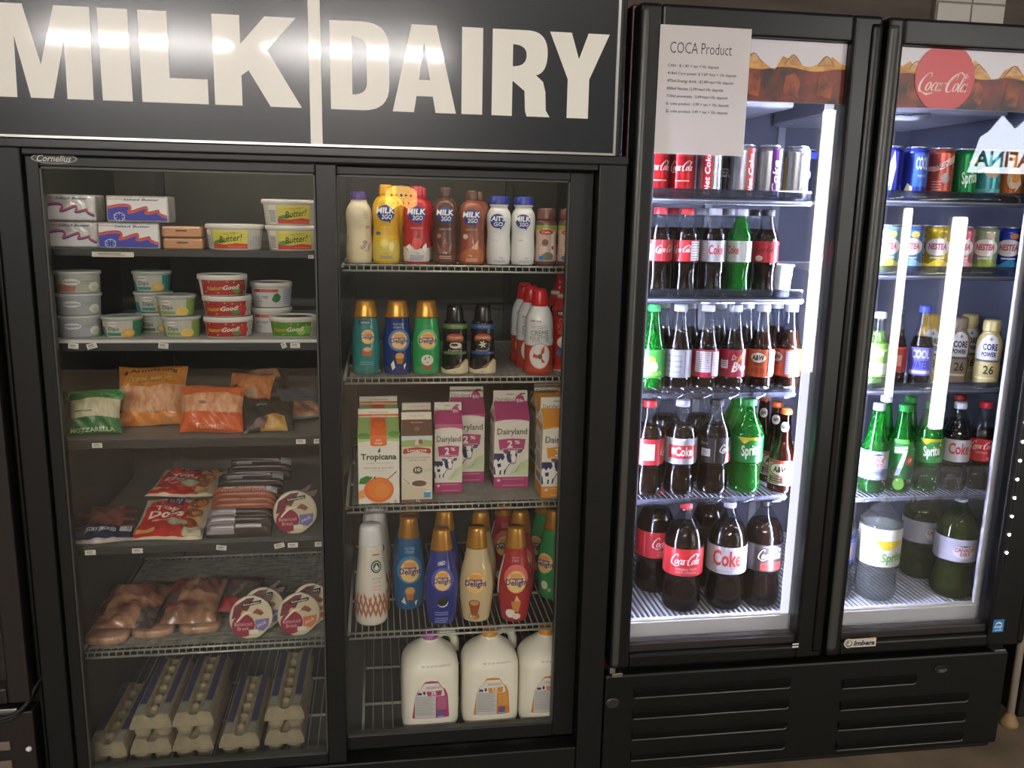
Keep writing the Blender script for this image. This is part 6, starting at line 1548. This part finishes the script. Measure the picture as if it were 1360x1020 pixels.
row('k5', can('4a9aa4', [('e',.4,.55,.6,.1,'b09a80'),('s',[(-1.2,.5,.04),(-.2,.62,.06),(.8,.6,.03)],'d0d8d8'),band(.04,.25,'5aa8b0')]), 1307, y, z, 'pale teal can right of the green can', 'can', g)
row('k6', can('c87a2c', [('e',.15,.42,.62,.26,'b0561c'),('e',.25,.46,.5,.2,'d8c0a0'),('e',.35,.5,.35,.13,'d08a34'),('p',[(.4,.2),(.9,.35),(.7,.5)],'d8c8a8')]), 1338, y, z, 'orange can at the right end of the top right shelf', 'can', g)
z = ZC['B']; g = 'cans on the second right cooler shelf'
def iced(body, low, fruit): return can(body, [('p',[(-3.1,.04),(3.1,.04),(3.1,.28),(1,.24),(.2,.34),(-.6,.22),(-3.1,.26)],low),('e',0,.56,1.1,.17,'d8d4d6'),('t','NESTEA',0,.57,1.5,.13,'b0485a',{'b':.04,'s':.1}),('e',.35,.8,.35,.06,fruit),('r',-.5,.33,.6,.36,'c8c8c0')], h=.130, R=.0305)
for key, c1, c2, c3, px, l in (('n1','7aa8d0','b8c04a','d0c050',1175,'sky blue and green iced tea can at the left end of the second right shelf'),('n2','5a86c8','8ab0dc','d8b84a',1205,'blue iced tea can second from the left'),('n3','c88a7a','c88a40','d8a060',1222,None),
    ('n4','d0b424','d6c03a','6a5a2a',1241,'bright yellow iced tea can'),('n5','c87a8a','d09a9c','b05a6a',1272,'pink iced tea can right of the yellow one'),('n6','9ab08a','8aa03c','c89a9a',1304,'grey green iced tea can'),('n7','2c44b4','2c8ab4','c8803c',1335,'deep blue iced tea can at the right end')):
    if l: row(key, iced(c1, c2, c3), px, .118, z, l, 'can', g)
row('n3', iced('c88a7a', 'c88a40', 'd8a060'), 1222, .19, z, 'peach coloured iced tea can in the second row, left of the yellow one', 'can', g)

# ---- right door, bottles and protein shakes
z = ZC['C']; g = 'bottles on the third right cooler shelf'
row('q1', soda('q', .205, .030, P590, .92, .47, SHELL, clear('cfe0c0', 1.3, .02, .3, '8ab05a'), .75, 'd8dad0', .17, .60, '7ab04a', [('r',-1,.2,1,.35,'d0d8d0'),('e',0,.48,.6,.06,'d8e0b0')]), 1160, .12, z, 'green and white bottle beside the left frame of the right door', 'bottle', g)
row('q2', soda('q', .215, .030, P590, .92, .47, SHELL, ROOT_L, .72, '3a5a54', .20, .52, 'a03028', [('r',-.6,.28,.6,.42,'c88a7a')]), 1184, .14, z, 'red labelled dark bottle second from the left', 'bottle', g)
row('q3', soda('q', .222, .031, P590, .92, .50, SHELL, COLA_L, .62, '3a4ab4', .16, .50, '6a6cc4', [('t','COOL',0,.42,1.5,.11,'c8ccf0',{'b':.04}),('t','WATER',0,.29,1.5,.10,'3a3c9a',{'b':.04}),('r',-.9,.18,.9,.22,'c4c6e6')]), 1218, .13, z, 'dark bottle with violet blue label and blue cap', 'bottle', g)
def core(body):
    def mk():
        t = thing('protein_shake_bottle'); h, R = .185, .0325
        pr = Prof([(0,.86),(.015,.94),(.06,.98),(.30,1),(.34,.95),(.38,.93),(.42,.98),(.6,1),(.7,.94),(.76,.78),(.80,.64),(.83,.62)], h, R)
        m = MB(); m.lathe(pr.cut(), mat(body, .35), 26); m.build('bottle', t)
        m = MB(); cap_mesh(m, .835*h, h, .68*R, .66*R, mat(body, .35)); m.build('cap', t)
        wrap('label', t, pr, [('p',[(-.75,.42),(.95,.42),(1.0,.5),(.9,.74),(.5,.79),(-.1,.78),(-.6,.68),(-.85,.52)],'d6d8dc'),('t','CORE',.3,.61,1.15,.10,'26264c',{'b':.04}),('t','POWER',.25,.50,1.15,.07,'26264c',{'b':.04}),('t','26',.35,.27,.8,.13,'26261e',{'b':.02}),('r',-.9,.385,1.2,.415,'5a5a62'),('r',-.7,.13,.9,.16,'d6cf9a'),('p',[(.15,.72),(.3,.76),(.45,.72),(.3,.70)],'8a8a90')])
        return t
    return mk
row('cp', core('b8ab72'), 1307, .125, z, 'cream yellow protein shake bottle, right one in front', 'bottle', g, -.2)
row('cp2', core('8a7a6a'), 1265, .18, z, 'brown grey protein shake bottle left of the cream yellow one', 'bottle', g)
row('cp3', core('c8a030'), 1228, .24, z, 'deep yellow protein shake bottle behind the violet labelled bottle', 'bottle', g)
row('cp', None, 1279, .25, z, 'cream yellow protein shake bottle in the second row', 'bottle', g)

# ---- right door, litre bottles
z = ZC['D']; g = 'litre bottles on the fourth right cooler shelf'; y = .135; y2 = .235
CD = [('r',-3.1,.17,3.1,.24,'b4bcd0'),('e',.25,.37,.75,.10,'d8d8e0'),('t','CANADA',.2,.395,1.1,.065,'a83a4c',{'b':.03,'arc':.01}),('t','DRY',.35,.335,.6,.06,'a83a4c',{'b':.03}),('p',[(-.2,.45),(.3,.47),(.7,.45),(.3,.44)],'2a5a4a'),('e',.85,.43,.14,.035,'c8a86a'),('t','GINGER ALE',.2,.255,.9,.022,'8a7aa0'),('s',[(-.6,.2,.03),(.1,.215,.03),(.9,.19,.03)],'dfe2ea')]
row('m_cd', soda('m', .252, .0365, P590, .925, .42, SHELLG, GINGER_L, .62, 'c4c8da', .17, .49, 'a9b4d4', CD), 1156, y, z, 'litre ginger ale bottle with pale blue label and white cap, left end', 'bottle', g)
UP7 = [('p',[(-.7,.62),(.75,.62),(.7,.57),(-.7,.58)],'5ab04a'),('p',[(-.45,.53),(.55,.55),(.5,.49),(.1,.22),(-.25,.21),(.2,.475),(-.4,.465)],'dfe4e0'),('e',.75,.39,.28,.06,'b8343a'),('t','UP',.78,.39,.3,.05,'e8dcdc',{'b':.03}),('e',.1,.12,.4,.07,'8ac04a')]
row('m_7', soda('m', .248, .0365, [(a, b if a < .17 or a > .8 else b) for a, b in P590], .925, .44, SHELLG, GREEN_L, .80, '1f8a3c', .17, .60, '0f7a34', UP7), 1190, y, z, 'green litre bottle with a big white numeral seven', 'bottle', g)
row('m_s', soda('l', .252, .038, P1L, .93, .44, SHELLG, GREEN_L, .80, '1f8a3c', .35, .62, '0f7a34', SPR), 1226, y, z, 'green litre lemon soda bottle with yellow flash behind the right door', 'bottle', g)
row('m_d', soda('m', .252, .037, P1L, .93, .42, SHELL, COLA_L, .68, 'b9bccb', .35, .60, 'b4b6bc', [('t','Coke',.3,.50,1.5,.13,'b3343a',{'b':.03}),*NUT(-1.3,-.7,.37,.58,'9a9ca4','7a7c84')]), 1262, y, z, 'litre cola bottle with silver label behind the right door', 'bottle', g)
row('m_c', soda('m', .252, .037, P1L, .93, .44, SHELL, COLA_L, .70, 'b3202a', .35, .60, 'b4222a', [('k',.1,.53,1.7,.11,'ecdcd8'),('t','ORIGINAL',.1,.45,.9,.02,'e0b0ac'),('t','0',.55,.385,.2,.035,'ecdcd8'),*NUT(1.1,1.9,.36,.58)]), 1295.5, y, z, 'litre cola bottle with red label and red cap behind the right door', 'bottle', g)
for key, px, l in (('m_7', 1198, 'green litre bottle in the second row, between seven bottle and lemon soda'), ('m_cd', 1166, 'ginger ale bottle in the second row, right of the front ginger ale'), ('m_d', 1230, 'cola bottle in the second row, left of the silver label bottle'), ('m_c', 1262, 'red capped cola bottle in the second row, left of the red label bottle')):
    row(key, None, px, y2, z, l, 'bottle', g, 2)

# ---- right door, two litre bottles
z = ZC['E']; g = 'two litre bottles on the cooler floor behind the right door'
P2S = [(0,.5),(.008,.72),(.03,.9),(.07,.97),(.14,1),(.22,.96),(.30,.94),(.36,1),(.74,1),(.76,.99),(.82,.80),(.88,.52),(.93,.28),(.95,.24)]
base('y_s', soda('xl', .308, .058, P2S, .95, .24, clear('eef0f0', 1.5, .02, .03, 'e8ecec', 'clear_pet_thick'), CLEAR_L, .80, '9ab04a', .37, .73, 'c2c4bc', [('r',-1.6,.62,1.6,.73,'ced0ca'),('p',[(-.15,.62),(1.2,.625),(1.15,.59),(.5,.535),(.2,.535)],'c8ae2c'),('t','Sprite',.75,.455,1.2,.11,'5a9a4a',{'b':.03,'s':.15,'rot':.1}),*NUT(-1.0,-.5,.40,.6,'b4b6ac','9a9c94')]), 1160, 802, z, .05, 'clear two litre lemon soda bottle with white label', 'bottle', g)
CD2 = [('e',.45,.50,.55,.065,'d2d0d6'),('t','CANADA',.45,.515,.95,.04,'a84a4c',{'b':.03,'arc':.006}),('t','DRY',.5,.478,.5,.035,'a84a4c',{'b':.03}),('p',[(.1,.555),(.45,.565),(.8,.555),(.45,.548)],'2a5a4a'),('e',.85,.53,.12,.022,'c8a05a'),('t','GINGER ALE',.45,.415,.7,.014,'8a8a94'),*NUT(-1.1,-.5,.40,.6,'aaaab8','9a9aac')]
CDB = soda('xl', .306, .058, P2L, .945, .28, clear('a9bc98', 1.5, .02, .03, '4a7a4a', 'green_tinted_pet'), GINGER_L, .80, 'b9c8dc', .40, .62, 'b0b0be', CD2)
base('y_cd', CDB, 1261, 799, z, .05, 'two litre ginger ale bottle with pale label, in front', 'bottle', g)
base('y_cd', None, 1217, 772, z, .05, 'two litre ginger ale bottle set back left of the front one', 'bottle', g, .3)
base('y_bl', L2('3a4ab0', '8a90c4', [('e',.4,.5,.5,.1,'d8a060'),('r',-1,.37,1.2,.41,'3a4a9a'),('r',-1,.58,1.2,.62,'3a4a9a')], SHELL, CLEAR_L), 1103, 800, z, .05, 'two litre bottle with blue label, cut by the left frame of the right door', 'bottle', g)

# ================================================================== THINGS AROUND
# price notice taped on the cooler
t = tag(thing('paper_notice', (.738, -.0135, 1.78)), 'white printed price sheet taped on the left cooler door', 'notice')
m = MB()
n = 12; vs = []; fs = []
for j in range(n+1):
    for i in range(n+1):
        u = -.108+.216*i/n; v = -.140+.280*j/n
        vs.append((u, -.0008-.0016*(1-(abs(u)/.108)**2)*(.4+.6*abs(v)/.14), v))
for j in range(n):
    for i in range(n): a = j*(n+1)+i; fs.append((a, a+1, a+n+2, a+n+1))
PAP = mat('f6f2f1', .6)
_nt = PAP.node_tree; _tr = _nt.nodes.new('ShaderNodeBsdfTranslucent'); _tr.inputs[0].default_value = (.85, .84, .84, 1)
_mx = _nt.nodes.new('ShaderNodeMixShader'); _mx.inputs[0].default_value = .5
_nt.links.new(_nt.nodes['Principled BSDF'].outputs[0], _mx.inputs[1]); _nt.links.new(_tr.outputs[0], _mx.inputs[2])
_nt.links.new(_mx.outputs[0], _nt.nodes['Material Output'].inputs[0])
m.add(vs, fs, PAP, True)
m.add([(a, b+.0006, c) for a, b, c in vs], [f[::-1] for f in fs], PAP, True); m.build('sheet', t)
pf = lambda u, v, n_: (u, -.0008-.0016*(1-(abs(u)/.108)**2)*(.4+.6*abs(v)/.14)-n_, v)
L = [('t', 'COCA Product', -.010, .0925, .146, .024, '3a3436', {'b': -.008})]
for i, (s_, x1) in enumerate((('CAN : $ 1.40 + tax +10c deposit', .035), ('414ml Core power: $ 3.69 +tax + 10c deposit', .078), ('473ml Energy drink : $3.49+tax+10c deposit', .072), ('500ml Nestea :2.39+tax+10c deposit', .048), ('710ml powerade : 2.69+tax+10c deposit', .060), ('1L coke product : 2.99 + tax + 10c deposit', .064), ('2L coke product: 3.49 + tax + 25c deposit', .062))):
    x0 = -.086
    L.append(('t', s_, (x0+x1)/2, .053-i*.0165, x1-x0, .0082, '3a3436', {'b': .006}))
for nm_, L_ in (('heading', L[:1]), ('price_list', L[1:])):
    m = MB(); m.art(L_, pf, [i*.02 for i in range(-5, 6)], [i*.02 for i in range(-6, 7)], eps=.0002, n0=.0003); m.build(nm_, t)

# neighbouring cooler at the left edge
t = tag(thing('display_cooler', (-1.12, .35, 0)), 'dark cooler at the far left edge, only its door frame and grille in view', 'cooler')
def nb(mb, name):
    o = mb.build(name, t); o.location = (1.12, -.35, 0); return o
DB = mat('1d1916', .4)
m = MB(); m.box(-1.45, -.812, .05, .75, .0, 2.0, BLACKM, .005); m.box(-1.44, -.90, .045, .052, .45, 1.85, mat('c8cad4', .5)); nb(m, 'cabinet')
m = MB(); m.box(-.868, -.818, -.005, .045, .345, 1.97, DB, .006); m.box(-1.45, -1.40, -.005, .045, .345, 1.97, DB, .006); m.box(-1.40, -.868, -.005, .045, .345, .385, DB, .005); m.box(-1.40, -.868, -.005, .045, 1.90, 1.97, DB, .005); nb(m, 'door')
m = MB(); m.box(-1.40, -.868, .018, .022, .385, 1.90, GLASS); nb(m, 'glass_pane')
m = MB(); m.box(-1.45, -.818, .0, .05, .02, .32, DB, .004)
for i in range(4): m.box(-1.40, -.872, -.006, .0, .225-i*.05, .247-i*.05, mat('6a5c52', .5), .002)
nb(m, 'grille')
m = MB(); m.box(-.90, -.845, -.015, .01, .326, .338, STEEL, .002); nb(m, 'hinge')
m = MB(); m.tube(spline([(-.95,-.02,.335),(-.90,-.025,.322),(-.86,-.02,.322),(-.83,-.005,.34),(-.815,.02,.37),(-.80,.06,.39)], 6), .005, RUBBER, 8); m.tube(spline([(-.95,-.02,.318),(-.89,-.022,.312),(-.85,-.015,.318),(-.82,.02,.35)], 6), .004, RUBBER, 8); nb(m, 'cable')
m = MB(); m.lathe([(.006,.0),(.007,-.006),(.004,-.009),(.001,-.010)][::-1], mat('d6d6d2', .3), 12, off=(-.832, .0, .225), axis='y'); nb(m, 'knob')

# pipe and dark case on the right
t = tag(thing('wall_pipe', (1.885, .12, 0)), 'thin white upright pipe standing right of the drinks cooler', 'pipe')
m = MB(); m.tube([(0,0,0.0),(0,0,1.0),(0,0,2.78)], .011, mat('a89c8a', .4), 12); m.build('tube', t)
m = MB(); m.lathe([(.026,0),(.026,.012),(.016,.03),(.012,.04)], mat('8a6f4a', .7), 14); m.build('base_collar', t)
t = tag(thing('display_cooler', (2.3, .4, 0)), 'dark cabinet at the far right edge beyond the white pipe', 'cooler')
m = MB(); m.box(-.36, .4, -.25, .36, .0, 1.9, BLACKM, .006); m.build('cabinet', t)
m = MB(); m.box(-.34, .38, -.275, -.25, .1, 1.85, BLACK, .006); m.build('door', t)

# ---- across the aisle: seen only as reflections in the glass
t = tag(thing('drinks_cooler', (3.75, -3.5, 0)), 'lit drinks cooler across the aisle, seen as bright bars reflected in the glass', 'cooler')
def oc(mb, name):
    o = mb.build(name, t); o.location = (-3.75, 3.5, 0); return o
m = MB(); m.box(2.70, 3.66, -3.9, -3.22, .0, 2.2, mat('2a2a2c', .5), .01); m.box(3.66, 4.58, -3.9, -3.22, .0, 1.75, mat('2a2a2c', .5), .01); oc(m, 'cabinet')
OL = glow('fffdf4', OPPOSITE_LED, 'cooler_light_bar')
for x, z0, z1, w in ((3.372, .33, 1.57, .042), (3.745, .10, 1.52, .085), (2.773, .505, 2.15, .075)):
    m = MB(); m.box(x-w/2, x+w/2, -3.215, -3.165, z0, z1, OL, .012); oc(m, 'light_bar')
m = MB(); m.box(3.70, 4.58, -3.60, -3.175, 1.76, 2.20, mat('3a4a6a', .5)); oc(m, 'header_box')
m = MB()
PK = [(3.74,1.80),(3.80,2.02),(3.86,2.06),(3.94,2.16),(4.04,2.08),(4.14,2.17),(4.24,2.08),(4.34,2.13),(4.46,1.98),(4.54,1.80)]
m.art([('p', PK, glow('e8f2ff', 12.0, 'lit_sign'))], lambda u, v, n_: (u, -3.174+n_, v), eps=.001)
m.art([('t', 'AQUAFINA', -4.14, 1.88, .72, .12, mat('2a3a8a', .5), {'b': .03}), ], lambda u, v, n_: (-u, -3.172+n_, v), eps=.001)
oc(m, 'sign_face')
t = tag(thing('hanging_sign', (.14, -3.2, 1.55)), 'small glowing amber half-round sign, seen reflected in the dairy fridge glass', 'sign')
m = MB()
hp = [(.092*cos(pi*i/14), .035+.045*sin(pi*i/14)) for i in range(15)]+[(-.092, -.03), (-.05, -.055), (.0, -.03), (.05, -.06), (.092, -.03)]
m.prism([(x, z_) for x, z_ in hp], -.01, .01, glow('ffc068', 11.0, 'amber_lamp')); m.build('lamp_face', t)
m = MB()
for i in range(5): m.box(-.062+i*.028, -.050+i*.028, .0102, .0115, .018+.004*(i % 2), .030, mat('2a1a0a', .6))
for i in range(4): m.box(-.05+i*.03, -.044+i*.03, .0102, .0115, -.03, -.012, mat('2a1a0a', .6))
m.build('sign_marks', t)
m = MB(); m.tube([(0, 0, .08), (0, 0, 1.24)], .002, mat('555555', .5), 5); m.build('cord', t)
